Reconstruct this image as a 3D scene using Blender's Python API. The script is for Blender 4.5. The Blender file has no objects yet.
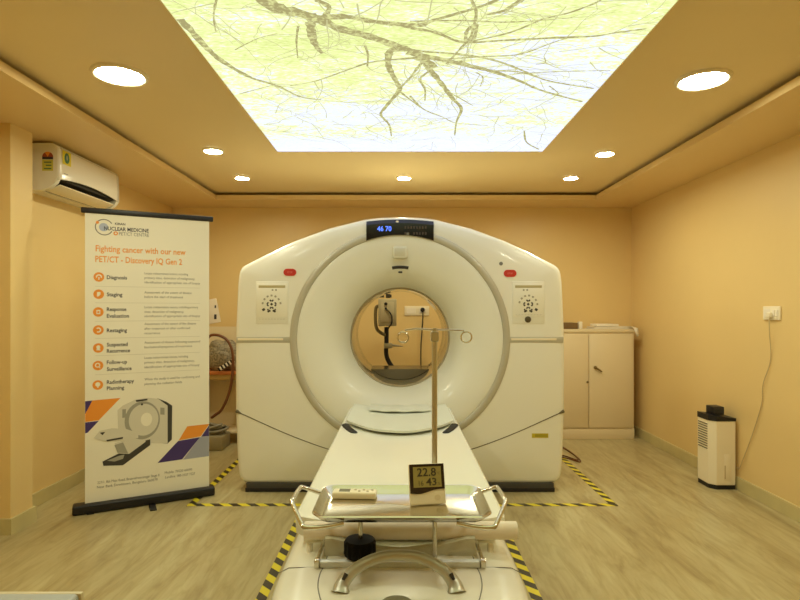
import bpy, bmesh, math, random
from mathutils import Vector, Matrix
random.seed(7)
S = bpy.context.scene
COL = S.collection
PI = math.pi
F, CH, HX, HY = 560.0, 1.27, 400.0, 310.0       # focal length in px, lens height, vanishing point of the room axis

# ------------------------------------------------------------------ camera, world, exposure
cd = bpy.data.cameras.new('camera'); cam = bpy.data.objects.new('camera', cd); COL.objects.link(cam)
cam.location = (0, 0, CH); cam.rotation_euler = (PI / 2, 0, 0)
cd.sensor_width = 36; cd.lens = 36 * F / 800; cd.shift_y = (HY - 300) / 800; cd.clip_start = 0.05
S.camera = cam
w = bpy.data.worlds.new('world'); S.world = w; w.use_nodes = True
w.node_tree.nodes['Background'].inputs[0].default_value = (1, .85, .6, 1)
w.node_tree.nodes['Background'].inputs[1].default_value = 0.0
S.view_settings.view_transform = 'Standard'; S.view_settings.look = 'None'
S.view_settings.exposure = 0.0; S.view_settings.gamma = 1.0; S.view_settings.use_curve_mapping = False
S.cycles.use_denoising = True
S.cycles.max_bounces = 10; S.cycles.diffuse_bounces = 6
LAMP_COL = (1.0, 1.0, .76)
LAMP_BIG, LAMP_SMALL = 90.0, 260.0
PANEL_GAIN = 1.15

# ------------------------------------------------------------------ helpers
def lin(c):
    c = c / 255.0
    return c / 12.92 if c <= .04045 else ((c + .055) / 1.055) ** 2.4
def rgb(r, g, b): return (lin(r), lin(g), lin(b), 1)

def mat(name, col, rough=.5, metal=0.0, spec=.5, emit=None, estr=1.0, noise=None, bump=None, coat=0.0):
    m = bpy.data.materials.new(name); m.use_nodes = True
    nt = m.node_tree; p = nt.nodes['Principled BSDF']
    p.inputs['Base Color'].default_value = col; p.inputs['Roughness'].default_value = rough
    p.inputs['Metallic'].default_value = metal; p.inputs['Specular IOR Level'].default_value = spec
    p.inputs['Coat Weight'].default_value = coat; p.inputs['Coat Roughness'].default_value = .08
    if emit: p.inputs['Emission Color'].default_value = emit; p.inputs['Emission Strength'].default_value = estr
    tc = None
    if noise or bump:
        tc = nt.nodes.new('ShaderNodeTexCoord')
    if noise:                                   # (scale, amount): slight unevenness of the colour itself
        n = nt.nodes.new('ShaderNodeTexNoise'); n.inputs['Scale'].default_value = noise[0]; n.inputs['Detail'].default_value = 4
        nt.links.new(tc.outputs['Object'], n.inputs['Vector'])
        r = nt.nodes.new('ShaderNodeValToRGB')
        a = noise[1]
        r.color_ramp.elements[0].position = .3; r.color_ramp.elements[1].position = .7
        r.color_ramp.elements[0].color = (col[0] * (1 - a), col[1] * (1 - a), col[2] * (1 - a), 1)
        r.color_ramp.elements[1].color = (min(1, col[0] * (1 + a)), min(1, col[1] * (1 + a)), min(1, col[2] * (1 + a)), 1)
        nt.links.new(n.outputs['Fac'], r.inputs['Fac']); nt.links.new(r.outputs['Color'], p.inputs['Base Color'])
    if bump:
        n = nt.nodes.new('ShaderNodeTexNoise'); n.inputs['Scale'].default_value = bump[0]; n.inputs['Detail'].default_value = 3
        nt.links.new(tc.outputs['Object'], n.inputs['Vector'])
        b = nt.nodes.new('ShaderNodeBump'); b.inputs['Strength'].default_value = bump[1]; b.inputs['Distance'].default_value = .01
        nt.links.new(n.outputs['Fac'], b.inputs['Height']); nt.links.new(b.outputs['Normal'], p.inputs['Normal'])
    return m

def obj(name, bm, mats, parent=None, smooth=35, loc=None, rot=None):
    me = bpy.data.meshes.new(name)
    bmesh.ops.recalc_face_normals(bm, faces=bm.faces[:])
    bm.to_mesh(me); bm.free()
    for m in (mats if isinstance(mats, (list, tuple)) else [mats]): me.materials.append(m)
    if smooth:
        me.polygons.foreach_set('use_smooth', [True] * len(me.polygons))
        me.set_sharp_from_angle(angle=math.radians(smooth))
    o = bpy.data.objects.new(name, me); COL.objects.link(o)
    if parent: o.parent = parent
    if loc: o.location = loc
    if rot: o.rotation_euler = rot
    return o

def tag(o, label, cat, group=None, kind=None):
    o['label'] = label; o['category'] = cat
    if group: o['group'] = group
    if kind: o['kind'] = kind
    return o
def thing(name, label, cat, loc=(0, 0, 0), rotz=0, group=None):
    o = bpy.data.objects.new(name, None); COL.objects.link(o); o.empty_display_size = .1
    o.location = loc; o.rotation_euler = (0, 0, rotz)
    return tag(o, label, cat, group)
def struct(name, bm, m, label, smooth=0):
    o = obj(name, bm, m, smooth=smooth); o['kind'] = 'structure'; o['label'] = label; o['category'] = name.split('_')[0]
    return o
def NB(): return bmesh.new()

def merge(bm, other, mi=0):
    for f in other.faces: f.material_index = mi
    me = bpy.data.meshes.new('tmp'); other.to_mesh(me); other.free(); bm.from_mesh(me); bpy.data.meshes.remove(me)
def box(bm, x0, x1, y0, y1, z0, z1, bev=0.0, seg=2, mi=0, M=None):
    b = bmesh.new()
    mtx = Matrix.Translation(((x0 + x1) / 2, (y0 + y1) / 2, (z0 + z1) / 2)) @ Matrix.Diagonal((abs(x1 - x0), abs(y1 - y0), abs(z1 - z0), 1))
    bmesh.ops.create_cube(b, size=1, matrix=mtx)
    if bev: bmesh.ops.bevel(b, geom=b.edges[:], offset=bev, segments=seg, profile=.5, affect='EDGES')
    if M is not None: b.transform(M)
    merge(bm, b, mi); return bm
def tube(bm, pts, r, n=12, closed=False, mi=0, flat=None):
    """sweep a circle (or an ellipse, flat=(a,b) factors) along points"""
    P = [Vector(p) for p in pts]; N = len(P); rs = r if isinstance(r, (list, tuple)) else [r] * N
    rings = []; up = None
    for i in range(N):
        if closed: t = (P[(i + 1) % N] - P[i - 1])
        else: t = P[min(i + 1, N - 1)] - P[max(i - 1, 0)]
        t.normalize()
        if up is None:
            up = Vector((0, 0, 1)) if abs(t.z) < .9 else Vector((0, 1, 0))
        a = t.cross(up)
        if a.length < 1e-5: a = t.orthogonal()
        a.normalize(); up = a.cross(t).normalized()
        fa, fb = flat or (1, 1)
        rings.append([bm.verts.new(P[i] + (a * math.cos(2 * PI * k / n) * fa + up * math.sin(2 * PI * k / n) * fb) * rs[i]) for k in range(n)])
    fs = []
    for i in range(N if closed else N - 1):
        A, B = rings[i], rings[(i + 1) % N]
        for k in range(n): fs.append(bm.faces.new((A[k], A[(k + 1) % n], B[(k + 1) % n], B[k])))
    if not closed: fs.append(bm.faces.new(rings[0])); fs.append(bm.faces.new(rings[-1][::-1]))
    for f in fs: f.material_index = mi
    return bm
def lathe(bm, prof, c=(0, 0, 0), axis='Z', n=48, mi=0, cap0=False, cap1=False):
    """prof = [(r, h), ...] turned about an axis through c"""
    c = Vector(c); rings = []
    for r, h in prof:
        ring = []
        for k in range(n):
            a = 2 * PI * k / n; u, v = r * math.cos(a), r * math.sin(a)
            d = {'Z': Vector((u, v, h)), 'Y': Vector((u, h, v)), 'X': Vector((h, u, v))}[axis]
            ring.append(bm.verts.new(c + d))
        rings.append(ring)
    fs = []
    for A, B in zip(rings, rings[1:]):
        for k in range(n): fs.append(bm.faces.new((A[k], A[(k + 1) % n], B[(k + 1) % n], B[k])))
    if cap0: fs.append(bm.faces.new(rings[0]))
    if cap1: fs.append(bm.faces.new(rings[-1]))
    for f in fs: f.material_index = mi
    return bm
def prism(bm, poly, f0, f1, mi=0):
    """closed prism: f0 and f1 map a 2D point to the two faces"""
    A = [bm.verts.new(f0(*p)) for p in poly]; B = [bm.verts.new(f1(*p)) for p in poly]
    n = len(poly); fs = [bm.faces.new(A), bm.faces.new(B[::-1])]
    for k in range(n): fs.append(bm.faces.new((A[k], B[k], B[(k + 1) % n], A[(k + 1) % n])))
    for f in fs: f.material_index = mi
    return bm
def smoothpts(pts, n=8):
    """Catmull-Rom through points"""
    P = [Vector(p) for p in pts]; out = []
    for i in range(len(P) - 1):
        p0, p1, p2, p3 = P[max(i - 1, 0)], P[i], P[i + 1], P[min(i + 2, len(P) - 1)]
        for k in range(n):
            t = k / n
            out.append(.5 * ((2 * p1) + (p2 - p0) * t + (2 * p0 - 5 * p1 + 4 * p2 - p3) * t * t + (3 * p1 - p0 - 3 * p2 + p3) * t ** 3))
    out.append(P[-1]); return out
_tc = {}
def glyphs(s, bold=False):
    """(vertices, faces, width) of a line of lettering, one unit of capital height"""
    if (s, bold) in _tc: return _tc[(s, bold)]
    cu = bpy.data.curves.new('t', 'FONT'); cu.body = s; cu.size = 1; cu.resolution_u = 2
    if bold: cu.offset = .018
    o = bpy.data.objects.new('t', cu); COL.objects.link(o)
    bpy.context.view_layer.update()
    me = bpy.data.meshes.new_from_object(o.evaluated_get(bpy.context.evaluated_depsgraph_get()))
    vs = [v.co.copy() for v in me.vertices]; fs = [tuple(p.vertices) for p in me.polygons]
    bpy.data.objects.remove(o); bpy.data.curves.remove(cu); bpy.data.meshes.remove(me)
    x0 = min(v.x for v in vs); x1 = max(v.x for v in vs)
    k = 1 / .70
    vs = [Vector(((v.x - x0) * k, v.y * k, 0)) for v in vs]
    _tc[(s, bold)] = (vs, fs, (x1 - x0) * k); return _tc[(s, bold)]
def lettering(bm, s, fn, width, cap, mi=0, bold=False):
    """fn(u, v) places lettering that is `width` long and `cap` high"""
    vs, fs, wd = glyphs(s, bold); sx = width / wd
    V = [bm.verts.new(fn(v.x * sx, v.y * cap)) for v in vs]
    for f in fs:
        try: bm.faces.new([V[i] for i in f]).material_index = mi
        except ValueError: pass
    return bm

# ------------------------------------------------------------------ materials
M_WALL = mat('peach_wall_paint', rgb(226, 197, 134), .42, noise=(1.1, .03), bump=(160, .05))
M_CEIL = mat('ceiling_paint', rgb(232, 210, 158), .38, noise=(.9, .03))
M_SOFF = mat('soffit_paint', rgb(226, 197, 140), .38)
M_BASE = mat('skirting_tile', rgb(198, 184, 130), .3, noise=(5, .08))
M_WHITE = mat('white_shell', rgb(238, 236, 220), .26, coat=.25)
M_DISH = mat('white_funnel', rgb(236, 235, 219), .32, coat=.15)
M_SILV = mat('satin_silver_trim', rgb(190, 185, 164), .34, .15)
M_BORE = mat('bore_plastic', rgb(172, 162, 134), .12, coat=.8)
M_BLACK = mat('black_plastic', rgb(22, 20, 22), .45)
M_GLOSSBLK = mat('black_display_glass', rgb(14, 14, 18), .12)
M_DARK = mat('dark_gap', rgb(48, 42, 30), .7)
M_GREY = mat('grey_plastic', rgb(120, 118, 108), .45)
M_PLINTH = mat('dark_grey_plinth', rgb(62, 60, 54), .5)
M_RED = mat('red_button', rgb(200, 52, 38), .35)
M_PINK = mat('button_marking', rgb(232, 140, 120), .4)
M_BLUE = mat('blue_digits', rgb(40, 60, 200), .4, emit=rgb(90, 130, 255), estr=1.6)
M_DIM = mat('dim_symbols', rgb(70, 58, 46), .5)
M_STEEL = mat('polished_steel', rgb(214, 208, 190), .17, 1.0, bump=(60, .03))
M_BRUSH = mat('brushed_steel', rgb(204, 202, 190), .3, 1.0)
M_PAPER = mat('white_paper', rgb(238, 228, 206), .75)
M_SHEET = mat('pale_vinyl', rgb(214, 216, 200), .45, bump=(9, .25))
M_CREAM = mat('cream_enamel', rgb(226, 208, 168), .42)
M_PRINT = mat('banner_vinyl', rgb(240, 236, 216), .5)
M_ORANGE = mat('orange_print', rgb(236, 150, 52), .5)
M_INK = mat('dark_ink', rgb(58, 56, 62), .6)
M_INK2 = mat('grey_ink', rgb(128, 124, 112), .6)
M_LINE = mat('pale_line', rgb(218, 214, 194), .6)
M_PURPLE = mat('purple_print', rgb(66, 50, 112), .5)
M_BLUEGREY = mat('blue_grey_print', rgb(160, 164, 178), .5)
M_PSC1 = mat('print_pale_grey', rgb(214, 210, 192), .5)
M_PSC2 = mat('print_mid_grey', rgb(160, 158, 142), .5)
M_PSC3 = mat('print_dark_grey', rgb(62, 60, 56), .5)
M_LCD = mat('olive_lcd', rgb(158, 146, 84), .25)
M_LCDINK = mat('lcd_ink', rgb(62, 56, 34), .4)
M_BROWN = mat('dark_brown_plastic', rgb(44, 30, 20), .25)
M_IVORY = mat('ivory_plastic', rgb(240, 228, 196), .4)
M_YELLOW = mat('yellow_sticker', rgb(222, 204, 40), .5)
M_GREEN = mat('green_sticker', rgb(60, 110, 70), .5)
M_WIRE = mat('pale_grey_cable', rgb(196, 176, 132), .6)
M_HOSE = mat('brown_hose', rgb(112, 66, 36), .4)
M_BAG = mat('grey_mesh_bag', rgb(140, 128, 100), .6, noise=(60, .5), bump=(40, .8))
M_PIPE = mat('coiled_grey_tube', rgb(140, 132, 110), .4)

def floor_material():
    m = bpy.data.materials.new('streaked_vinyl_floor'); m.use_nodes = True; nt = m.node_tree; L = nt.links
    p = nt.nodes['Principled BSDF']; p.inputs['Roughness'].default_value = .3; p.inputs['Specular IOR Level'].default_value = .45
    tc = nt.nodes.new('ShaderNodeTexCoord')
    mp = nt.nodes.new('ShaderNodeMapping'); mp.inputs['Rotation'].default_value = (0, 0, math.radians(-7)); mp.inputs['Scale'].default_value = (5.2, .8, 1)
    L.new(tc.outputs['Object'], mp.inputs['Vector'])
    n1 = nt.nodes.new('ShaderNodeTexNoise'); n1.inputs['Scale'].default_value = 1.5; n1.inputs['Detail'].default_value = 7; n1.inputs['Roughness'].default_value = .62; n1.inputs['Distortion'].default_value = 1.2
    L.new(mp.outputs[0], n1.inputs['Vector'])
    r1 = nt.nodes.new('ShaderNodeValToRGB'); e = r1.color_ramp.elements
    e[0].position = .28; e[0].color = rgb(150, 132, 90); e[1].position = .64; e[1].color = rgb(186, 174, 128)
    k = e.new(.44); k.color = rgb(172, 156, 110); k = e.new(.8); k.color = rgb(194, 182, 142)
    L.new(n1.outputs['Fac'], r1.inputs['Fac'])
    n2 = nt.nodes.new('ShaderNodeTexNoise'); n2.inputs['Scale'].default_value = 3.2; n2.inputs['Detail'].default_value = 3; n2.inputs['Distortion'].default_value = .5
    L.new(mp.outputs[0], n2.inputs['Vector'])
    r2 = nt.nodes.new('ShaderNodeValToRGB'); e = r2.color_ramp.elements
    e[0].position = .42; e[0].color = (1, 1, 1, 1); e[1].position = .58; e[1].color = (1, 1, 1, 1); k = e.new(.5); k.color = (.76, .70, .60, 1)
    L.new(n2.outputs['Fac'], r2.inputs['Fac'])
    mx = nt.nodes.new('ShaderNodeMix'); mx.data_type = 'RGBA'; mx.blend_type = 'MULTIPLY'; mx.inputs[0].default_value = .45
    L.new(r1.outputs['Color'], mx.inputs[6]); L.new(r2.outputs['Color'], mx.inputs[7]); L.new(mx.outputs[2], p.inputs['Base Color'])
    return m
def tape_material():
    m = bpy.data.materials.new('yellow_black_hazard_tape'); m.use_nodes = True; nt = m.node_tree; L = nt.links
    p = nt.nodes['Principled BSDF']; p.inputs['Roughness'].default_value = .4
    tc = nt.nodes.new('ShaderNodeTexCoord'); sp = nt.nodes.new('ShaderNodeSeparateXYZ'); L.new(tc.outputs['Object'], sp.inputs[0])
    a = nt.nodes.new('ShaderNodeMath'); a.operation = 'ADD'; L.new(sp.outputs[0], a.inputs[0]); L.new(sp.outputs[1], a.inputs[1])
    d = nt.nodes.new('ShaderNodeMath'); d.operation = 'DIVIDE'; d.inputs[1].default_value = .118; L.new(a.outputs[0], d.inputs[0])
    f = nt.nodes.new('ShaderNodeMath'); f.operation = 'FRACT'; L.new(d.outputs[0], f.inputs[0])
    g = nt.nodes.new('ShaderNodeMath'); g.operation = 'GREATER_THAN'; g.inputs[1].default_value = .5; L.new(f.outputs[0], g.inputs[0])
    mx = nt.nodes.new('ShaderNodeMix'); mx.data_type = 'RGBA'; L.new(g.outputs[0], mx.inputs[0])
    mx.inputs[6].default_value = rgb(222, 206, 40); mx.inputs[7].default_value = rgb(58, 48, 34); L.new(mx.outputs[2], p.inputs['Base Color'])
    return m
def foliage_material():
    """the backlit ceiling photograph: pale sky seen through spring leaves"""
    m = bpy.data.materials.new('backlit_leaf_print'); m.use_nodes = True; nt = m.node_tree; L = nt.links
    nt.nodes.remove(nt.nodes['Principled BSDF']); out = nt.nodes['Material Output']
    tc = nt.nodes.new('ShaderNodeTexCoord')
    mp = nt.nodes.new('ShaderNodeMapping'); mp.inputs['Scale'].default_value = (.55, 1.5, 1); L.new(tc.outputs['Object'], mp.inputs[0])
    fine = nt.nodes.new('ShaderNodeTexNoise'); fine.inputs['Scale'].default_value = 17; fine.inputs['Detail'].default_value = 10; fine.inputs['Roughness'].default_value = .85; fine.inputs['Distortion'].default_value = .8
    L.new(mp.outputs[0], fine.inputs['Vector'])
    big = nt.nodes.new('ShaderNodeTexNoise'); big.inputs['Scale'].default_value = 1.6; big.inputs['Detail'].default_value = 3; L.new(mp.outputs[0], big.inputs['Vector'])
    sp = nt.nodes.new('ShaderNodeSeparateXYZ'); L.new(tc.outputs['Object'], sp.inputs[0])
    # leaves thin out towards the far edge and the right of the print
    gy = nt.nodes.new('ShaderNodeMapRange'); gy.inputs[1].default_value = 2.3; gy.inputs[2].default_value = 4.0; gy.inputs[3].default_value = .09; gy.inputs[4].default_value = -.16; L.new(sp.outputs[1], gy.inputs[0])
    gx = nt.nodes.new('ShaderNodeMapRange'); gx.inputs[1].default_value = -.7; gx.inputs[2].default_value = 1.0; gx.inputs[3].default_value = .035; gx.inputs[4].default_value = -.05; L.new(sp.outputs[0], gx.inputs[0])
    def add(a, b):
        n = nt.nodes.new('ShaderNodeMath'); n.operation = 'ADD'; L.new(a, n.inputs[0]); L.new(b, n.inputs[1]); return n.outputs[0]
    half = nt.nodes.new('ShaderNodeMath'); half.operation = 'MULTIPLY_ADD'; half.inputs[1].default_value = .5; half.inputs[2].default_value = -.25; L.new(big.outputs['Fac'], half.inputs[0])
    dots = nt.nodes.new('ShaderNodeTexNoise'); dots.inputs['Scale'].default_value = 75; dots.inputs['Detail'].default_value = 4; L.new(mp.outputs[0], dots.inputs['Vector'])
    dsc = nt.nodes.new('ShaderNodeMath'); dsc.operation = 'MULTIPLY_ADD'; dsc.inputs[1].default_value = .55; dsc.inputs[2].default_value = -.275; L.new(dots.outputs['Fac'], dsc.inputs[0])
    v = add(dsc.outputs[0], add(add(fine.outputs['Fac'], half.outputs[0]), add(gy.outputs[0], gx.outputs[0])))
    r = nt.nodes.new('ShaderNodeValToRGB'); e = r.color_ramp.elements
    e[0].position = .43; e[0].color = rgb(218, 224, 252); e[1].position = .50; e[1].color = rgb(244, 250, 206)
    k = e.new(.57); k.color = rgb(240, 247, 180); k = e.new(.67); k.color = rgb(228, 240, 156); k = e.new(.82); k.color = rgb(204, 214, 138)
    L.new(v, r.inputs['Fac'])
    em = nt.nodes.new('ShaderNodeEmission'); mr = nt.nodes.new('ShaderNodeMapRange'); mr.inputs[1].default_value = .42; mr.inputs[2].default_value = .56; mr.inputs[3].default_value = 1.25 * PANEL_GAIN; mr.inputs[4].default_value = PANEL_GAIN; L.new(v, mr.inputs[0]); L.new(mr.outputs[0], em.inputs[1]); L.new(r.outputs['Color'], em.inputs[0]); L.new(em.outputs[0], out.inputs[0])
    return m
def emission_material(name, col, s):
    m = bpy.data.materials.new(name); m.use_nodes = True; nt = m.node_tree
    nt.nodes.remove(nt.nodes['Principled BSDF']); em = nt.nodes.new('ShaderNodeEmission')
    em.inputs[0].default_value = col; em.inputs[1].default_value = s; nt.links.new(em.outputs[0], nt.nodes['Material Output'].inputs[0]); return m
M_FLOOR = floor_material(); M_TAPE = tape_material(); M_LEAF = foliage_material()
M_BRANCH = emission_material('backlit_branch_print', rgb(182, 176, 124), PANEL_GAIN)
def speckle(m, c1, c2):                                             # leaves show through the printed limbs
    nt = m.node_tree; tc = nt.nodes.new('ShaderNodeTexCoord'); n = nt.nodes.new('ShaderNodeTexNoise'); n.inputs['Scale'].default_value = 55; n.inputs['Detail'].default_value = 5
    nt.links.new(tc.outputs['Object'], n.inputs['Vector']); q = nt.nodes.new('ShaderNodeValToRGB'); q.color_ramp.elements[0].position = .46; q.color_ramp.elements[0].color = c1
    q.color_ramp.elements[1].position = .66; q.color_ramp.elements[1].color = c2; nt.links.new(n.outputs['Fac'], q.inputs['Fac']); nt.links.new(q.outputs['Color'], nt.nodes['Emission'].inputs[0])
speckle(M_BRANCH, rgb(166, 158, 108), rgb(216, 218, 150))
M_TWIG = emission_material('backlit_twig_print', rgb(196, 194, 142), PANEL_GAIN)
M_LBIG = emission_material('large_lamp_glow', (*LAMP_COL, 1), LAMP_BIG)
M_LSML = emission_material('small_lamp_glow', (*LAMP_COL, 1), LAMP_SMALL)

# ------------------------------------------------------------------ room shell
XL, XR, YB, YF, ZS, ZC = -2.36, 2.397, 5.80, -.55, 2.33, 2.40
LIPL, LIPR, LIPB = -1.765, 1.88, 5.37
T = .12
struct('floor', box(NB(), XL - T, XR + T, YF - T, YB + T, -.1, 0), M_FLOOR, 'pale streaked vinyl floor')
struct('ceiling', box(NB(), XL - T, XR + T, YF - T, YB + T, ZC, ZC + .1), M_CEIL, 'peach ceiling around the backlit panel')
struct('wall_left', box(NB(), XL - T, XL, YF - T, YB + T, 0, ZC), M_WALL, 'peach wall on the left')
struct('wall_right', box(NB(), XR, XR + T, YF - T, YB + T, 0, ZC), M_WALL, 'peach wall on the right')
struct('wall_back', box(NB(), XL, XR, YB, YB + T, 0, ZC), M_WALL, 'peach wall behind the scanner')
struct('wall_front', box(NB(), XL, XR, YF - T, YF, 0, ZC), M_WALL, 'wall on the camera side')
struct('wall_pillar', box(NB(), XL, -2.205, 3.17, 3.36, 0, ZS), M_WALL, 'square pillar on the left wall')
b = NB(); prism(b, [(XL, 3.155), (-2.19, 3.155), (-2.19, 3.375), (XL, 3.375), (XL, 3.36), (-2.205, 3.36), (-2.205, 3.17), (XL, 3.17)], lambda x, y: (x, y, 0), lambda x, y: (x, y, .09))
struct('baseboard_pillar', b, M_BASE, 'skirting round the pillar')
b = NB(); box(b, XL, XL + .015, YF, 3.155, 0, .09, .002); box(b, XL, XL + .015, 3.375, YB, 0, .09, .002); struct('baseboard_left', b, M_BASE, 'skirting on the left wall')
struct('baseboard_right', box(NB(), XR - .015, XR, YF, YB, 0, .09, .002), M_BASE, 'skirting on the right wall')
struct('baseboard_back', box(NB(), XL + .015, XR - .015, YB - .015, YB, 0, .09, .002), M_BASE, 'skirting on the back wall')
LT = .02
def soffit(name, x0, x1, y0, y1, lip, label):
    b = NB(); box(b, x0, x1, y0, y1, ZS, ZS + LT); box(b, *lip, ZS - .0004, ZS + .044); struct(name, b, M_SOFF, label)
soffit('trim_1', XL, LIPL - LT, YF, YB, (LIPL - LT, LIPL, YF, LIPB + LT), 'dropped cove along the left wall')
soffit('trim_2', LIPR + LT, XR, YF, YB, (LIPR, LIPR + LT, YF, LIPB + LT), 'dropped cove along the right wall')
soffit('trim_3', LIPL - LT, LIPR + LT, LIPB + LT, YB, (LIPL, LIPR, LIPB, LIPB + LT), 'dropped cove along the back wall')

# ------------------------------------------------------------------ backlit ceiling panel with a printed tree
KC = (ZC - CH) / 1.17
PX0, PX1, PY0, PY1 = -.895 * KC, 1.04 * KC, .70, 4.095 * KC
panel = thing('ceiling_light_panel', 'large backlit ceiling panel printed with tree branches and spring leaves', 'light panel', ((PX0 + PX1) / 2, (PY0 + PY1) / 2, ZC))
cxp, cyp = (PX0 + PX1) / 2, (PY0 + PY1) / 2
def onceil(px, py):
    Y = (ZC - .012 - CH) * F / (HY - py); return Vector(((px - HX) * Y / F, Y))
bm = NB()
box(bm, PX0, PX1, PY0, PY1, ZC - .010, ZC - .002)
LAYER = [0]; LIMBS = []
def inside(p): return Vector((min(max(p.x, PX0 + .002), PX1 - .002), min(max(p.y, PY0 + .002), PY1 - .002)))
def ribbon(pts, w0, w1, mi=1, wob=.25):
    P = smoothpts([(p.x, p.y, 0) for p in pts], 6)
    if mi == 1: LIMBS.append(P); w0 *= .78; w1 *= .78
    LAYER[0] += 1; z = ZC - .0104 - .0000015 * LAYER[0]
    prev = None; N = len(P)
    for i, p in enumerate(P):
        t = (P[min(i + 1, N - 1)] - P[max(i - 1, 0)]); t.normalize(); nrm = Vector((-t.y, t.x, 0))
        ww = (w0 + (w1 - w0) * i / (N - 1)) / 2 * (1 + random.uniform(-wob, wob))
        a = inside(p + nrm * ww); c = inside(p - nrm * ww)
        if (a - c).length < 1e-5: prev = None; continue
        A = bm.verts.new((a.x, a.y, z)); C_ = bm.verts.new((c.x, c.y, z))
        if prev: bm.faces.new((prev[0], prev[1], C_, A)).material_index = mi
        prev = (A, C_)
def A(*pts): return [onceil(160 + x / 3.077, y / 3.077) for x, y in pts]
def B(*pts): return [onceil(410 + x / 3.019, y / 3.019) for x, y in pts]
V2 = Vector
ribbon([V2((-.55, .8)), V2((-.62, 1.3)), V2((-.48, 1.75))] + A((330, 8), (440, 45), (490, 62), (560, 92), (640, 112), (720, 140), (800, 165)), .105, .048)
ribbon(B((-10, 160), (100, 182), (200, 205), (260, 220), (330, 245), (400, 275), (520, 308)), .05, .018)
ribbon(A((450, 62), (560, 52), (640, 65), (720, 75), (800, 78)) + B((60, 66), (150, 40), (230, 15), (300, -15)), .05, .02)
ribbon(B((-40, 72), (0, 85), (80, 100), (160, 128), (300, 122), (450, 115), (560, 110), (620, 100), (715, 88)), .03, .012)
ribbon(B((165, 130), (300, 100), (400, 60), (480, 40), (560, 10), (590, -10)), .014, .012)
ribbon(B((110, 195), (150, 150), (180, 118), (190, 90), (200, 40), (185, 0)), .014, .016)
ribbon(B((168, 128), (172, 95), (200, 75), (195, 110), (175, 132)), .022, .018)
ribbon(B((0, 66), (150, 63), (300, 68), (490, 55)), .016, .008)
ribbon(B((230, 45), (280, 35), (320, 12), (350, -10)), .018, .03)
ribbon(B((0, 152), (60, 158), (150, 165), (250, 182), (330, 210), (400, 240), (470, 255), (555, 268)), .024, .014)
ribbon(B((100, 180), (220, 172), (330, 165), (430, 130), (490, 112)), .018, .010)
ribbon(B((300, 225), (450, 217), (605, 214)), .012, .008)
ribbon(B((150, 185), (230, 212), (330, 218), (400, 240)), .022, .012)
ribbon(B((10, 165), (50, 182), (75, 205)), .03, .05)
ribbon(B((20, 175), (45, 190), (60, 215)), .06, .03)
ribbon(B((55, 205), (100, 260), (130, 300), (155, 330), (140, 370), (135, 410)), .04, .010)
ribbon(B((110, 275), (155, 300), (190, 320)), .012, .008)
ribbon(B((0, 290), (40, 330), (100, 355), (140, 372), (235, 380)), .016, .008)
ribbon(B((60, 215), (30, 240), (45, 270), (45, 305)), .02, .01)
ribbon(A((462, 70), (470, 120), (485, 150), (500, 165)), .05, .025)
ribbon(A((765, 152), (715, 155), (703, 175), (705, 210), (730, 258), (735, 280), (690, 335), (680, 355), (705, 385), (712, 420)), .05, .012)
ribbon(A((735, 280), (760, 300), (800, 330)), .016, .014)
ribbon(A((735, 275), (770, 240), (800, 200), (830, 180)), .016, .02)
ribbon(A((800, 178), (700, 186), (640, 195), (580, 215), (480, 250), (400, 265)), .022, .008)
ribbon(A((60, 60), (95, 95), (150, 155), (200, 195), (280, 240), (360, 265), (430, 298), (495, 308)), .05, .014)
ribbon(A((630, 140), (640, 170), (638, 205)), .016, .01)
ribbon(A((175, -5), (165, 50), (172, 100)), .014, .006)
ribbon(A((245, 290), (320, 270), (350, 262)), .010, .006)
ribbon(A((425, 80), (420, 130), (424, 180)), .014, .006)
ribbon(A((480, 0), (520, 25), (500, 60)), .03, .03)
ribbon(A((230, 155), (300, 120), (360, 105)), .008, .006)
ribbon(B((345, 395), (352, 430), (390, 452)), .012, .02)
ribbon(B((200, 220), (220, 235), (212, 262)), .012, .006)
ribbon(B((380, 195), (408, 190), (404, 170)), .01, .006)
ribbon(B((420, 260), (440, 275), (450, 285)), .01, .006)
ribbon(A((320, 385), (370, 378)), .008, .004); ribbon(A((330, 400), (480, 420)), .007, .004)
ribbon(A((640, 395), (690, 372)), .007, .004)
for i in range(260):                                               # fine twigs springing from the limbs
    L_ = random.choice(LIMBS); k0 = random.randrange(1, len(L_)); p = V2(L_[k0].xy); t = (L_[k0] - L_[k0 - 1]).xy.normalized()
    if random.random() < .6: p = V2((random.uniform(PX0 + .1, PX1 - .1), random.uniform(1.2, PY1 - .05)))
    if p.y < 1.2: continue
    a = math.atan2(t.y, t.x) + random.choice((-1, 1)) * random.uniform(.3, 1.0)
    pts = [p]; st_ = random.uniform(.04, .10)
    for k in range(random.choice((2, 3, 4, 5))):
        a += random.gauss(0, .22); pts.append(pts[-1] + V2((math.cos(a), math.sin(a))) * st_)
        if random.random() < .5:
            c = a + random.choice((-.7, .7)); ribbon([pts[-1], pts[-1] + V2((math.cos(c), math.sin(c))) * st_ * .8, pts[-1] + V2((math.cos(c + .2), math.sin(c + .2))) * st_ * 1.5], .003, .0015, 2)
    ribbon(pts, random.uniform(.003, .007), .002, 2)
bm.transform(Matrix.Translation((-cxp, -cyp, -ZC)))
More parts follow.
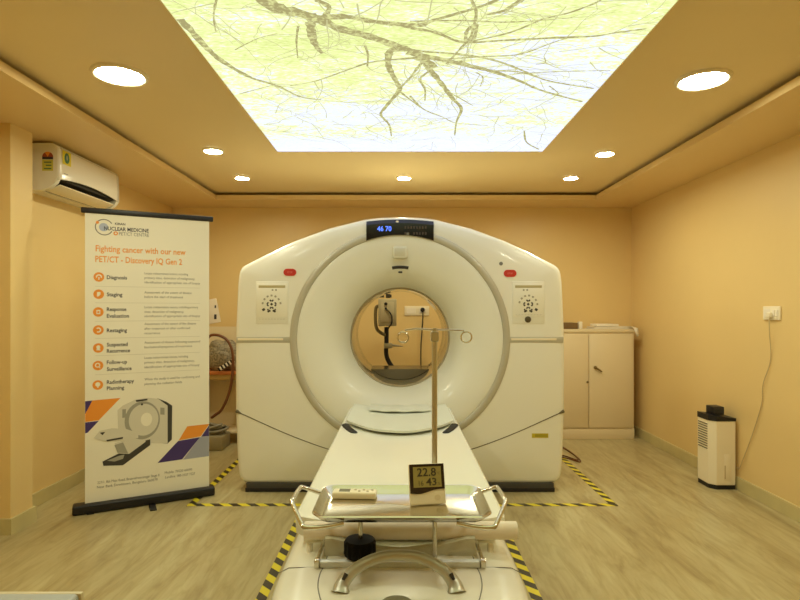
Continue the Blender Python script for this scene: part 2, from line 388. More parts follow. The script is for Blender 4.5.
# the print keeps room coordinates in its texture: shift them back through a mapping
M_LEAF.node_tree.nodes['Mapping'].inputs['Location'].default_value = (3.1, 1.7, 0)
for n in M_LEAF.node_tree.nodes:
    if n.type == 'MAP_RANGE' and n.inputs[1].default_value > 2: n.inputs[1].default_value -= cyp; n.inputs[2].default_value -= cyp
    elif n.type == 'MAP_RANGE': n.inputs[1].default_value -= cxp; n.inputs[2].default_value -= cxp
obj('printed_diffuser', bm, [M_LEAF, M_BRANCH, M_TWIG], panel, smooth=0)
b = NB(); e = .012; hx, hy = (PX1 - PX0) / 2, (PY1 - PY0) / 2
box(b, -hx - e, -hx, -hy - e, hy + e, -.014, 0); box(b, hx, hx + e, -hy - e, hy + e, -.014, 0); box(b, -hx, hx, hy, hy + e, -.014, 0); box(b, -hx, hx, -hy - e, -hy, -.014, 0)
obj('edge_frame', b, M_CEIL, panel, smooth=0)

# ------------------------------------------------------------------ recessed downlights
def downlight(x, y, r, big, label):
    x, y, r = x * KC, y * KC, r * KC
    t = thing('downlight', label, 'ceiling light', (x, y, ZC), 0, 'recessed round downlights in the ceiling')
    obj('trim_ring', lathe(NB(), [(r * .915, -.0125), (r * .97, -.015), (r * 1.05, -.010), (r * 1.09, -.0005), (r * .915, -.0005), (r * .915, -.0125)], n=48), M_IVORY, t)
    obj('glowing_lens', lathe(NB(), [(r * .91, -.001), (r * .91, -.003), (r * .5, -.0035), (.001, -.0036)], n=40, cap1=True), M_LBIG if big else M_LSML, t)
downlight(-1.388, 2.776, .122, True, 'large round downlight in the left ceiling strip, nearest the camera on that side')
downlight(1.534, 2.836, .122, True, 'large round downlight in the right ceiling strip, nearest the camera on that side')
downlight(-1.367, 4.095, .068, False, 'small round downlight on the left, level with the far edge of the backlit panel')
downlight(1.527, 4.17, .068, False, 'small round downlight on the right, level with the far edge of the backlit panel')
downlight(-1.39, 4.93, .064, False, 'small round downlight in the back left corner by the cove')
downlight(.035, 4.93, .064, False, 'small round downlight in the middle of the back ceiling strip, above the scanner')
downlight(1.505, 4.93, .064, False, 'small round downlight in the back right corner by the cove')
downlight(-1.388, 1.35, .122, True, 'added large round downlight, unseen beyond the top left edge of the picture')  # unseen lamp added to light the room, carrying on the left row
downlight(1.534, 1.35, .122, True, 'added large round downlight, unseen beyond the top right edge of the picture')  # its added partner on the right, also out of view

# ------------------------------------------------------------------ PET/CT gantry
GY = 3.92
gan = thing('scanner_gantry', 'large white ring-shaped PET CT scanner gantry standing on a dark plinth', 'medical scanner', (0, GY, 0))
U = .007
def g2(px, py): return ((px - 399.7) * U, CH - (py - 310) * U)
BC = g2(399.7, 339)                                                # bore centre (x, z)
half = [(0, 217.5), (20, 217.8), (35, 219.6), (71, 228.6), (104, 240.8), (133, 254.3), (152, 264), (157.5, 267), (159.8, 271.5), (161.3, 282), (163.4, 325),
        (163.9, 370), (163.6, 410), (162.2, 450), (160.6, 474), (159, 479), (155.5, 481.6), (150, 482.3), (100, 482.8), (50, 483), (0, 483)]
US = U * 1.0145                                                     # the widest section lies 5 cm behind the face
right = [Vector((dx * US, CH - (y - 310) * US)) for dx, y in half]
outline = right + [Vector((-p.x, p.y)) for p in right[-2:0:-1]]
def rayhit(a):
    d = Vector((math.cos(a), math.sin(a))); best = None; c = Vector(BC)
    for i in range(len(outline)):
        p, q = outline[i] - c, outline[(i + 1) % len(outline)] - c
        den = d.x * (q.y - p.y) - d.y * (q.x - p.x)
        if abs(den) < 1e-9: continue
        t = (p.x * (q.y - p.y) - p.y * (q.x - p.x)) / den; s = (p.x * d.y - p.y * d.x) / den
        if t > 0 and -1e-6 <= s <= 1 + 1e-6: best = t if best is None else max(best, t)
    return best
NA = 360
dirs = [2 * PI * k / NA for k in range(NA)]
rr = [rayhit(a) for a in dirs]
for _ in range(1): rr = [(rr[i - 1] + 2 * rr[i] + rr[(i + 1) % NA]) / 4 for i in range(NA)]
bm = NB()
def ring_at(f, y): return [bm.verts.new((BC[0] + math.cos(a) * f(i), y, BC[1] + math.sin(a) * f(i))) for i, a in enumerate(dirs)]
R0 = .770
rings = [ring_at(lambda i: R0, .03), ring_at(lambda i: R0, 0), ring_at(lambda i: R0 * .55 + (rr[i] - .045) * .45, -.001), ring_at(lambda i: rr[i] - .045, .002), ring_at(lambda i: rr[i] - .022, .010), ring_at(lambda i: rr[i] - .008, .026), ring_at(lambda i: rr[i], .06),
         ring_at(lambda i: rr[i], .80), ring_at(lambda i: rr[i] - .02, .90), ring_at(lambda i: rr[i] - .06, .93), ring_at(lambda i: .40, .93), ring_at(lambda i: .362, .90)]
for P, Q in zip(rings, rings[1:]):
    for k in range(NA): bm.faces.new((P[k], P[(k + 1) % NA], Q[(k + 1) % NA], Q[k]))
obj('outer_shell', bm, M_WHITE, gan, smooth=40)
c3 = (BC[0], 0, BC[1])
obj('silver_ring', lathe(NB(), [(.772, .02), (.771, -.002), (.765, -.008), (.745, -.010), (.730, -.007), (.722, .002), (.7205, .02)], c3, 'Y', 160), M_SILV, gan, smooth=60)['label'] = 'satin silver ring round the funnel'
obj('funnel', lathe(NB(), [(.7215, .004), (.712, .001), (.66, .006), (.60, .018), (.54, .038), (.49, .065), (.45, .098), (.418, .138), (.393, .182), (.374, .228), (.364, .262)], c3, 'Y', 160), M_DISH, gan, smooth=60)
b = lathe(NB(), [(.371, .238), (.366, .236), (.360, .245), (.358, .27), (.358, .86), (.364, .90), (.38, .92)], c3, 'Y', 128)
obj('bore_liner', b, M_BORE, gan, smooth=60)
hw = .232; zz = BC[1] - math.sqrt(.358 ** 2 - hw ** 2)
b = NB(); prism(b, [(-hw, zz)] + [(.356 * math.sin(t), BC[1] - .356 * math.cos(t)) for t in [(-.70 + 1.4 * k / 16) for k in range(17)]] + [(hw, zz)], lambda x, z: (x, .58, z), lambda x, z: (x, .87, z))
obj('bore_floor_support', b, mat('grey_bore_support', rgb(118, 108, 84), .2), gan)
b = NB(); box(b, -1.075, 1.075, -.012, .9, 0, .062, .004); box(b, -1.08, 1.08, -.016, .9, 0, .028, .004, mi=1)
obj('plinth', b, [M_PLINTH, M_BLACK], gan)
for s in (-1, 1):                                                  # silver bars half way up each flank
    b = NB(); x0, x1 = sorted((s * .768, s * 1.145)); z0 = CH - (342.6 - 310) * U; z1 = CH - (336.8 - 310) * U
    box(b, x0, x1, -.0035, .03, z0, z1, .003); box(b, x0 + .01, x1 - .05, -.005, 0, z0 + .016, z1 - .010, .001, mi=1)
    o = obj('trim_bar', b, [M_SILV, M_IVORY], gan)
    pts = [g2(399.7 + s * dx, y) for dx, y in ((163.2, 411.5), (150, 417.5), (120, 431), (95, 441), (72, 449), (50, 454.5), (20, 459), (0, 460))]
    b = NB(); tube(b, [(p.x, -.0005, p.y) for p in smoothpts([(x, z, 0) for x, z in pts], 6)], .0032, 6)
    tube(b, [(pts[0][0] + s * .004, .03, pts[0][1] + .002), (pts[0][0], .002, pts[0][1]), (pts[0][0] - s * .03, -.001, pts[0][1] - .014)], [.01, .012, .004], 8)
    obj('panel_seam', b, mat('seam_shadow_gap', rgb(96, 86, 58), .7), gan)['label'] = 'dark curved seam of the lower cover'
# display
bm = NB(); n = 24; top = []; bot = []
for k in range(n + 1):
    dx = -33.6 + 67.2 * k / n
    yt = 219.0 + (abs(dx) / 33.6) ** 2 * 2.0; yb = 339 - math.sqrt(103.4 ** 2 - dx * dx)
    x = dx * U; top.append((x, CH - (yt - 310) * U)); bot.append((x, CH - (yb - 310) * U))
L = [[bm.verts.new((x, .03, z)) for x, z in top], [bm.verts.new((x, .008, z - .002)) for x, z in top], [bm.verts.new((x, -.012, z - .030)) for x, z in top], [bm.verts.new((x, -.013, z + .004)) for x, z in bot], [bm.verts.new((x, .02, z)) for x, z in bot]]
for P, Q in zip(L, L[1:]):
    for k in range(n): bm.faces.new((P[k], P[k + 1], Q[k + 1], Q[k]))
for k in (0, n): bm.faces.new([r[k] for r in L])
disp = obj('display', bm, M_GLOSSBLK, gan, smooth=25); disp['label'] = 'curved black glass display at the top of the gantry'
b = NB(); lettering(b, '46 70', lambda u, v: ((377.0 - 399.7) * U + u, -.0148, CH - (231.4 - 310) * U + v), 14.2 * U, 4.9 * U, bold=True)
obj('blue_digits', b, M_BLUE, disp, smooth=0)
b = NB()
for k in range(8):
    for yy in (227.5, 233.5):
        if yy > 230 and k in (2,): continue
        x, z = g2(405 + k * 2.9, yy); box(b, x - .006, x + .006, -.0146, -.0138, z - .010, z + .008)
x, z = g2(407.5, 234); box(b, x - .009, x + .009, -.0148, -.0138, z - .008, z + .008, mi=1)
obj('dim_symbols', b, [M_DIM, M_GREY], disp, smooth=0)
x, z = g2(397, 222.3); obj('indicator_lamp', lathe(NB(), [(.012, 0), (.011, -.004), (.001, -.006)], (x, -.003, z), 'Y', 16, cap1=True), M_IVORY, disp)
# camera window, laser slot, dot on the funnel
b = NB(); x0, z1 = g2(392.3, 246.5); x1, z0 = g2(407, 258.5); box(b, x0, x1, -.003, .03, z0, z1, .012, 3); box(b, x0 + .012, x1 - .012, -.005, .02, z0 + .014, z1 - .010, .006, 2, mi=1)
obj('camera_window', b, [mat('pale_window_rim', rgb(222, 220, 200), .4), mat('pale_window', rgb(204, 200, 176), .3)], gan)
x0, z1 = g2(391.8, 266.5); x1, z0 = g2(408.2, 269.2)
b = NB(); tube(b, [(x0 + (x1 - x0) * k / 10, .015 - .0, (z0 + z1) / 2 + .006 * (1 - ((k - 5) / 5) ** 2)) for k in range(11)], .011, 8)
x, z = g2(400, 272); box(b, x - .014, x + .014, .012, .032, z - .006, z + .006, .003)
obj('laser_slot', b, M_DARK, gan)
# control panels
def control_panel(cx, lock):
    x0, z1 = g2(cx - 16.2, 281.4); x1, z0 = g2(cx + 16.2, 324)
    b = NB(); box(b, x0, x1, -.004, .004, z0, z1, .003); box(b, x0 + .006, x1 - .006, -.006, .0, z0 + .05, z1 - .012, .002, mi=1)
    p = obj('control_panel', b, [mat('panel_frame', rgb(234, 231, 212), .35), mat('panel_face', rgb(238, 234, 214), .3)], gan)
    b = NB(); xx, za = g2(cx - 13.4, 285.2); xb, zb = g2(cx + 13.4, 287.9); box(b, xx, xb, -.0075, -.003, zb, za, .002)
    obj('slot_bar', b, mat('tan_bar', rgb(186, 172, 124), .4), p)
    def key(b, px, py, w, h, a=0):
        x, z = g2(px, py); M = Matrix.Translation((x, -.0062, z)) @ Matrix.Rotation(a, 4, 'Y')
        box(b, -w * U / 2, w * U / 2, -.0022, .001, -h * U / 2, h * U / 2, .001, 1, M=M)
    b = NB(); c = (cx - .3 if lock else cx - .4, 304.2)
    for a in range(4):
        an = a * PI / 2; px, py = c[0] + 3.9 * math.cos(an), c[1] + 3.6 * math.sin(an)
        for sg in (-1, 1): key(b, px + 1.0 * sg * math.sin(an), py + 1.0 * sg * math.cos(an) , 2.2, 1.4, sg * (PI / 4) + an + PI / 2)
    key(b, c[0], c[1], 2.2, 2.2, PI / 4)
    for sg in (-1, 1):
        key(b, c[0] + sg * 2.6, c[1] + 6.9, 3.2, 1.9, sg * .5); key(b, c[0] + sg * 3.6, c[1] + 5.4, 1.4, 1.6)
    key(b, c[0] + (8 if lock else -8), c[1] + 5.4, 2.8, 2.4, .5 if lock else -.5)
    obj('arrow_keys', b, mat('dark_keys', rgb(70, 66, 52), .5), p)
    b = NB()
    for k in range(7):
        an = PI * (1.08 + .14 * k + (.0 if not lock else .0)); an = an if not lock else an + .10
        key(b, c[0] + 9.2 * math.cos(an), c[1] + 1.5 + 10.2 * math.sin(an), 1.8, 2.0, an)
    key(b, c[0] + (1 if not lock else -4.5), 290, 1.7, 1.7); key(b, c[0] + (4.5 if not lock else -1), 290, 1.7, 1.7)
    obj('round_keys', b, mat('grey_keys', rgb(168, 162, 138), .5), p)
    b = NB()
    for k in range(9): key(b, cx - 12 + k * 3, 319 if not lock else 314.5, 2, .7)
    obj('key_legends', b, M_LINE, p)
    if lock:
        x, z = g2(527.5, 319.4); b = lathe(NB(), [(.023, -.003), (.021, -.010), (.013, -.012), (.001, -.012)], (x, 0, z), 'Y', 24, cap1=True); obj('key_switch', b, mat('dull_metal', rgb(104, 98, 76), .35, .8), p)
    return p
control_panel(271.9, False)['label'] = 'left control keypad'
control_panel(528, True)['label'] = 'right control keypad with a round key switch'
for px, py in ((289.7, 272.3), (509.7, 273.4)):
    x, z = g2(px, py); b = NB(); pill = [(x + sg * .020 + .0245 * math.sin(t) * sg, z + .0245 * math.cos(t) * sg) for sg in (1, -1) for t in [PI * k / 12 for k in range(13)]]; prism(b, pill, lambda u, v: (u, -.006, v), lambda u, v: (u, .004, v)); o = obj('red_stop_button', b, M_RED, gan); o['label'] = 'red oblong stop button'
    b = NB(); lettering(b, 'STOP', lambda u, v: (x - .018 + u, -.0066, z - .006 + v), .036, .012); obj('marking', b, M_PINK, o, smooth=0)
x, z = g2(500.7, 263.6); obj('cover_screw', lathe(NB(), [(.014, .001), (.013, -.003), (.001, -.004)], (x, 0, z), 'Y', 16, cap1=True), M_GREY, gan)
x0, z1 = g2(531.5, 433.4); x1, z0 = g2(548, 437.8); b = NB(); box(b, x0, x1, -.0016, .0, z0, z1); box(b, x0 + .022, x1 - .004, -.002, -.0016, z0 + .006, z1 - .006, mi=1)
obj('warning_label', b, [mat('label_yellow', rgb(198, 178, 40), .5), mat('label_olive', rgb(160, 148, 40), .5)], gan, smooth=0)['label'] = 'small yellow warning label'

# ------------------------------------------------------------------ patient table
table = thing('patient_table', 'long white patient table running from the scanner towards the camera', 'patient table', (0, 2.4, 0))
TY = -2.4
def slab(prof, ys, name, m, parent, scale=None):
    """cross sections prof [(x, z)] at each y"""
    bm = NB(); rs = []
    for i, y in enumerate(ys):
        k = scale[i] if scale else (1, 0)
        rs.append([bm.verts.new((x * k[0], y + TY, z + k[1])) for x, z in prof])
    n = len(prof)
    for P, Q in zip(rs, rs[1:]):
        for k in range(n): bm.faces.new((P[k], P[(k + 1) % n], Q[(k + 1) % n], Q[k]))
    bm.faces.new(rs[0]); bm.faces.new(rs[-1][::-1])
    return obj(name, bm, m, parent, smooth=40)
ZT = .60
arc = [(-.325 + .65 * k / 16, ZT + .002 - .030 * (1 - ((k - 8) / 8) ** 2)) for k in range(17)]
prof = [(-.342, .55), (-.3445, ZT - .006), (-.340, ZT + .002), (-.333, ZT + .005)] + arc + [(.333, ZT + .005), (.340, ZT + .002), (.3445, ZT - .006), (.342, .55), (.30, .53), (-.30, .53)]
slab(prof, [1.82, 1.84, 2.6, 3.2, 3.80, 3.86], 'cradle', M_WHITE, table, [(.985, -.004), (1, 0), (1, 0), (1, 0), (1, 0), (.97, -.006)])
# foot end cover, wide and rounded
def footprint(y, base=.366):
    t = (y - 1.12) / (1.72 - 1.12)
    return base if t >= 1 else base * (1 - (1 - t) ** 2.6) ** (1 / 2.6)
bm = NB(); ys = [1.13, 1.14, 1.16, 1.19, 1.23, 1.28, 1.34, 1.40, 1.46, 1.52, 1.58, 1.64, 1.72, 2.0, 2.6, 3.2, 3.80]
rs = []
for y in ys:
    wd = footprint(y); row = []
    prof = [(-1, .22), (-1, .44), (-.985, .472), (-.955, .492), (-.90, .504), (-.75, .511), (-.4, .514), (0, .515), (.4, .514), (.75, .511), (.90, .504), (.955, .492), (.985, .472), (1, .44), (1, .22), (.8, .18), (-.8, .18)]
    dz = -.05 * max(0, (1.30 - y) / .18) ** 2
    rs.append([bm.verts.new((x * wd, y + TY, z + (dz if z > .3 else 0))) for x, z in prof])
for P, Q in zip(rs, rs[1:]):
    for k in range(len(P)): bm.faces.new((P[k], P[(k + 1) % len(P)], Q[(k + 1) % len(P)], Q[k]))
bm.faces.new(rs[0]); bm.faces.new(rs[-1][::-1])
obj('foot_cover', bm, M_WHITE, table, smooth=40)
b = NB(); box(b, -.30, .30, 1.35 + TY, 3.80 + TY, .06, .19, .02); box(b, -.34, .34, 1.45 + TY, 3.84 + TY, 0, .06, .015, mi=1)
obj('pedestal', b, [M_WHITE, M_PLINTH], table)
# seams
sm = smoothpts([(-.222, 1.80, 0), (-.226, 1.66, 0), (-.230, 1.60, 0), (-.222, 1.52, 0), (-.19, 1.42, 0), (-.13, 1.33, 0)], 6)
b = NB()
for s in (1, -1):
    b = NB(); tube(b, [(p.x * s, p.y + TY, .5132 - .002 * abs(p.x) / .23) for p in sm], .0022, 6)
    obj('cover_seam', b, M_GREY, table); b = NB()
    tube(b, [(s * .36, 1.66 + TY, .490), (s * .33, 1.66 + TY, .5055), (s * .30, 1.655 + TY, .509), (s * .226, 1.65 + TY, .5122)], .0012, 6)
    obj('cover_seam', b, M_GREY, table)
# arched handle
hp = smoothpts([(-.160, 1.505, .510), (-.154, 1.518, .530), (-.122, 1.535, .560), (-.065, 1.556, .580), (0, 1.562, .586), (.062, 1.556, .580), (.116, 1.535, .560), (.146, 1.518, .530), (.152, 1.505, .510)], 6)
nn = len(hp); rad = [.0145 + .011 * (abs(2 * i / (nn - 1) - 1)) ** 4 for i in range(nn)]
b = NB(); tube(b, [(p.x, p.y + TY, p.z) for p in hp], rad, 14, flat=(1.1, .8))
h = obj('arch_handle', b, mat('satin_aluminium', rgb(192, 192, 178), .36, .55), table, smooth=60); h['label'] = 'arched silver grab handle'
for s in (-1, 1):
    b = NB(); tube(b, [(s * .149 - .004, 1.503 + TY, .546), (s * .141 - .004, 1.512 + TY, .558)], [.004, .006], 8)
    obj('handle_slot', b, M_DARK, h)
b = lathe(NB(), [(.043, .508), (.043, .5165), (.040, .519), (.001, .520)], (-.008, 1.435 + TY, 0), 'Z', 40, cap1=True)
obj('round_badge', b, mat('grey_badge', rgb(140, 136, 112), .35, .3), table)
# concave foot rest block, chrome frame and white front bar
bm = NB(); N = 20; rs = []
for y, dz in ((1.7235, -.010), (1.728, 0), (1.744, .004)):
    row = [bm.verts.new((-.232 + .464 * k / N, y + TY, .512)) for k in range(N + 1)]
    topz = [bm.verts.new((-.232 + .464 * k / N, y + TY, .528 + dz + .036 * min(1, abs(k / N * 2 - 1) * 1.15) ** 1.6)) for k in range(N, -1, -1)]
    rs.append(row + topz)
n = len(rs[0])
for P, Q in zip(rs, rs[1:]):
    for k in range(n): bm.faces.new((P[k], P[(k + 1) % n], Q[(k + 1) % n], Q[k]))
bm.faces.new(rs[0]); bm.faces.new(rs[-1][::-1])
obj('foot_rest', bm, mat('pale_grey_pad', rgb(196, 192, 164), .4), table, smooth=40)
for s in (-1, 1):
    b = NB(); tube(b, [(s * .244, 1.80 + TY, .531), (s * .244, 1.65 + TY, .531)], .006, 10)
    box(b, s * .244 - .008, s * .244 + .008, 1.638 + TY, 1.662 + TY, .512, .538, .003); box(b, s * .244 - .008, s * .244 + .008, 1.79 + TY, 1.81 + TY, .512, .538, .003)
    obj('side_rail', b, M_STEEL, table)
b = NB(); box(b, -.236, .236, 1.640 + TY, 1.664 + TY, .513, .532, .004); obj('front_bar', b, mat('pale_blue_grey_bar', rgb(214, 220, 216), .3), table)
for s in (-1, 1):
    b = NB(); tube(b, [(s * .285, 1.762 + TY, .505), (s * .285, 1.772 + TY, .532)], .010, 10)
    obj('roll_bracket', b, M_WHITE, table)
# black strap lugs at the head end
for s in (-1, 1):
    b = NB(); pts = smoothpts([(s * .318, 3.235, .604), (s * .300, 3.185, .598), (s * .272, 3.125, .590), (s * .25, 3.085, .585)], 4)
    tube(b, [(p.x, p.y + TY, p.z + .006) for p in pts], [.010] + [.016] * (len(pts) - 2) + [.006], 8, flat=(1.4, .6)); obj('strap_lug', b, M_BLACK, table)

# pale pad and folded sheet lying on the head end
def drape(xa, xb, ya, yb, lift, th, wav, name, m, label, cat, fr=0):
    bm = NB(); NX, NY = 36, 14; top = []; bo = []
    for j in range(NY + 1):
        rt, rb = [], []
        for i in range(NX + 1):
            u = i / NX; v = j / NY; x = xa + (xb - xa) * u
            y = ya + (yb - ya) * v + (fr * (abs(2 * u - 1) ** 2.2) if v < .5 else 0) * (1 - 2 * v if v < .5 else 0)
            z = ZT + .002 - .030 * (1 - (x / .325) ** 2) + lift + wav * (math.sin(u * 19 + v * 5) * .5 + math.sin(v * 13 + u * 4) * .5)
            rt.append(bm.verts.new((x, y, z + th))); rb.append(bm.verts.new((x, y, z)))
        top.append(rt); bo.append(rb)
    for j in range(NY):
        for i in range(NX):
            bm.faces.new((top[j][i], top[j][i + 1], top[j + 1][i + 1], top[j + 1][i])); bm.faces.new((bo[j][i], bo[j + 1][i], bo[j + 1][i + 1], bo[j][i + 1]))
    for j in range(NY):
        bm.faces.new((top[j][0], top[j + 1][0], bo[j + 1][0], bo[j][0])); bm.faces.new((top[j][NX], bo[j][NX], bo[j + 1][NX], top[j + 1][NX]))
    for i in range(NX):
        bm.faces.new((top[0][i], bo[0][i], bo[0][i + 1], top[0][i + 1])); bm.faces.new((top[NY][i], top[NY][i + 1], bo[NY][i + 1], bo[NY][i]))
    o = obj(name, bm, m, smooth=50); tag(o, label, cat); return o
drape(-.312, .312, 3.10, 3.84, .016, .012, .002, 'head_pad', M_SHEET, 'pale curved vinyl pad lying on the scanner end of the patient table', 'pad', .17)
drape(-.20, .20, 3.62, 3.85, .037, .006, .004, 'folded_sheet', M_SHEET, 'small folded pale sheet on the far edge of the vinyl pad', 'sheet', .0)

# paper roll at the foot of the cradle
roll = thing('paper_roll', 'long white paper roll lying across the foot of the patient table', 'paper roll', (.034, 1.772, .5725))
b = NB(); lathe(b, [(.008, -.335), (.0265, -.335), (.0275, -.333), (.0275, .333), (.0265, .335), (.008, .335)], (0, 0, 0), 'X', 40); obj('paper', b, M_PAPER, roll, smooth=40)
b = NB(); lathe(b, [(.0078, -.336), (.0078, .336), (.006, .336), (.006, -.336), (.0078, -.336)], (0, 0, 0), 'X', 20); obj('cardboard_core', b, mat('cardboard', rgb(170, 140, 96), .8), roll)

# ------------------------------------------------------------------ instrument tray on its rod, infusion pole, remote, thermometer
tx, ty = .005, 1.65
tray = thing('instrument_tray', 'polished steel instrument tray with looped handles over the patient table', 'tray', (tx, ty, .516))
TZ = .69 - .516
def rrect(hx, hy, r, n=6):
    pts = []
    for cx_, cy_, a0 in ((hx - r, hy - r, 0), (-hx + r, hy - r, PI / 2), (-hx + r, -hy + r, PI), (hx - r, -hy + r, 3 * PI / 2)):
        for k in range(n + 1):
            a = a0 + PI / 2 * k / n; pts.append((cx_ + r * math.cos(a), cy_ + r * math.sin(a)))
    return pts
bm = NB(); lev = [(.249, .140, .045, TZ + .020), (.246, .137, .043, TZ + .0225), (.241, .132, .040, TZ + .021), (.225, .116, .034, TZ + .003), (.220, .110, .03, TZ)]
low = [(.216, .106, .03, TZ - .0025), (.227, .118, .034, TZ - .001), (.245, .136, .043, TZ + .016)]
rs = [[bm.verts.new((x, y, z)) for x, y in rrect(hx, hy, r)] for hx, hy, r, z in lev]
rl = [[bm.verts.new((x, y, z)) for x, y in rrect(hx, hy, r)] for hx, hy, r, z in low]
seq = [rl[0], rl[1], rl[2], rs[0], rs[1], rs[2], rs[3], rs[4]]; n = len(rs[0])
for P, Q in zip(seq, seq[1:]):
    for k in range(n): bm.faces.new((P[k], P[(k + 1) % n], Q[(k + 1) % n], Q[k]))
bm.faces.new(rs[-1]); bm.faces.new(rl[0][::-1])
obj('tray_pan', bm, M_STEEL, tray, smooth=40)
for s in (-1, 1):
    pts = smoothpts([(s * .16, -.128, TZ + .000), (s * .215, -.138, TZ - .006), (s * .262, -.142, TZ - .006), (s * .278, -.128, TZ + .002), (s * .318, -.05, TZ + .030), (s * .320, -.03, TZ + .034), (s * .316, .055, TZ + .036), (s * .308, .075, TZ + .034), (s * .262, .088, TZ + .014), (s * .245, .092, TZ + .006)], 5)
    pts = [Vector((p.x * (.985 if s < 0 else .93), p.y, p.z)) for p in pts]
    b = NB(); tube(b, pts, .0062, 10); obj('loop_handle', b, M_STEEL, tray, smooth=60)
for xx in (-.123, .099):
    b = NB(); tube(b, [(xx, .025, 0), (xx, .025, TZ - .0025)], .007, 16); obj('support_rod', b, M_STEEL, tray)
bm = NB(); NK = 64; prof = [(.86, .020), (.93, .026), (.93, .062), (.86, .069), (.2, .071)]
kr = [[bm.verts.new((-.125 + math.cos(2 * PI * k / NK) * .049 * (f * (1 + (.05 if k % 4 < 2 and .022 < h < .066 else 0))), .025 + math.sin(2 * PI * k / NK) * .049 * (f * (1 + (.05 if k % 4 < 2 and .022 < h < .066 else 0))), h)) for k in range(NK)] for f, h in prof]
for P, Q in zip(kr, kr[1:]):
    for k in range(NK): bm.faces.new((P[k], P[(k + 1) % NK], Q[(k + 1) % NK], Q[k]))
bm.faces.new(kr[0]); bm.faces.new(kr[-1][::-1]); 
knob = obj('clamp_knob', bm, mat('matt_black_rubber', rgb(12, 11, 11), .75, spec=.2), tray, smooth=30); knob['label'] = 'ribbed black clamp knob'

pole = thing('infusion_pole', 'thin steel infusion pole with two ring hooks behind the thermometer', 'infusion pole', (.1075, 1.742, .6912))
PH = 1.2015 - .6912
b = NB(); tube(b, [(0, 0, 0), (0, 0, PH)], .0085, 20); lathe(b, [(.016, 0), (.016, .006), (.009, .012)], (0, 0, 0), 'Z', 24, cap0=True); obj('pole', b, M_BRUSH, pole)
b = NB(); tube(b, [(-.092, 0, PH + .006), (-.06, 0, PH + .010), (0, 0, PH + .007), (.06, 0, PH + .006), (.092, 0, PH + .004)], .0028, 8); obj('cross_bar', b, M_STEEL, pole)
for cx_, cz in ((-.098, PH - .016), (.099, PH - .016)):
    b = NB(); tube(b, [(cx_ + .0165 * math.cos(t), .004 * math.sin(t / 2), cz + .0165 * math.sin(t)) for t in [PI * .45 * 1 + (2 * PI - .02) * k / 28 for k in range(29)]], .0024, 8); obj('ring_hook', b, M_STEEL, pole, smooth=60)
b = NB(); box(b, -.0125, .0125, -.0125, .0125, PH - .030, PH + .002, .004); tube(b, [(0, 0, PH), (0, 0, PH + .012)], .007, 14); obj('head_fitting', b, M_BRUSH, pole)

# remote control
Z_TR = .516 + TZ
rem = thing('remote_control', 'ivory remote control lying on the left of the steel tray', 'remote control', (-.140, 1.731, Z_TR + .0012), math.radians(-3))
b = NB(); box(b, -.068, .068, -.022, .022, 0, .021, .006, 3); obj('case', b, M_IVORY, rem)
b = NB(); box(b, -.048, -.014, -.013, .014, .020, .0216, .0005, 1); obj('screen', b, mat('grey_screen', rgb(120, 116, 96), .2), rem)
for k in range(5):
    b = NB(); x = .002 + k * .013; lathe(b, [(.0042, .0205), (.004, .0225), (.001, .0227)], (x, (-.006 if k % 2 else .006), 0), 'Z', 14, cap1=True); obj('button', b, mat('soft_button', rgb(176, 160, 120), .5), rem)

# thermometer
th = thing('thermometer', 'small black and ivory digital thermometer standing on the right of the steel tray', 'thermometer', (.084, 1.657, Z_TR + .0012), math.radians(8))
LEAN = Matrix.Rotation(math.radians(-17), 4, 'X')
Wd, Ht, Dp = .0545, .120, .013
def tm(x, y, z): return LEAN @ Vector((x, y, z))
b = NB(); box(b, -Wd, Wd, 0, Dp, .003, Ht, .004, 3, M=LEAN)
obj('case', b, M_IVORY, th)
wave = [(-Wd + .002, .038)] + [(-Wd + .002 + (2 * Wd - .004) * k / 14, .036 + .010 * (k / 14) ** 2 + .003 * math.sin(k / 14 * 2 * PI + PI)) for k in range(15)]
poly = wave[1:] + [(Wd - .002, Ht - .001), (-Wd + .002, Ht - .001)]
b = NB(); prism(b, poly, lambda x, z: tm(x, -.0025, z), lambda x, z: tm(x, .002, z)); fr = obj('dark_front', b, M_BROWN, th, smooth=0)
b = NB(); prism(b, [(-.042, .052), (.043, .052), (.043, .111), (-.042, .111)], lambda x, z: tm(x, -.0032, z), lambda x, z: tm(x, -.002, z)); sc = obj('screen', b, M_LCD, th, smooth=0)
b = NB()
lettering(b, '22.8', lambda u, v: tm(-.030 + u, -.0036, .084 + v), .058, .0235, bold=True)
lettering(b, '43', lambda u, v: tm(-.004 + u, -.0036, .057 + v), .032, .021, bold=True)
lettering(b, '16', lambda u, v: tm(-.026 + u, -.0036, .057 + v), .014, .015)
lettering(b, '°C', lambda u, v: tm(.030 + u, -.0036, .088 + v), .009, .007); lettering(b, '%', lambda u, v: tm(.032 + u, -.0036, .058 + v), .007, .007)
obj('digits', b, M_LCDINK, sc, smooth=0)
b = NB(); prism(b, [(.029 + .009 * math.cos(2 * PI * k / 20), .022 + .008 * math.sin(2 * PI * k / 20)) for k in range(20)], lambda x, z: tm(x, -.0018, z), lambda x, z: tm(x, .001, z)); obj('button', b, mat('pale_button', rgb(222, 206, 168), .5), th)
b = NB(); box(b, -.03, .03, .028, .032, 0, .075, .001, 1, M=Matrix.Rotation(math.radians(6), 4, 'X') @ Matrix.Translation((0, .012, 0))); obj('rear_stand', b, M_IVORY, th)

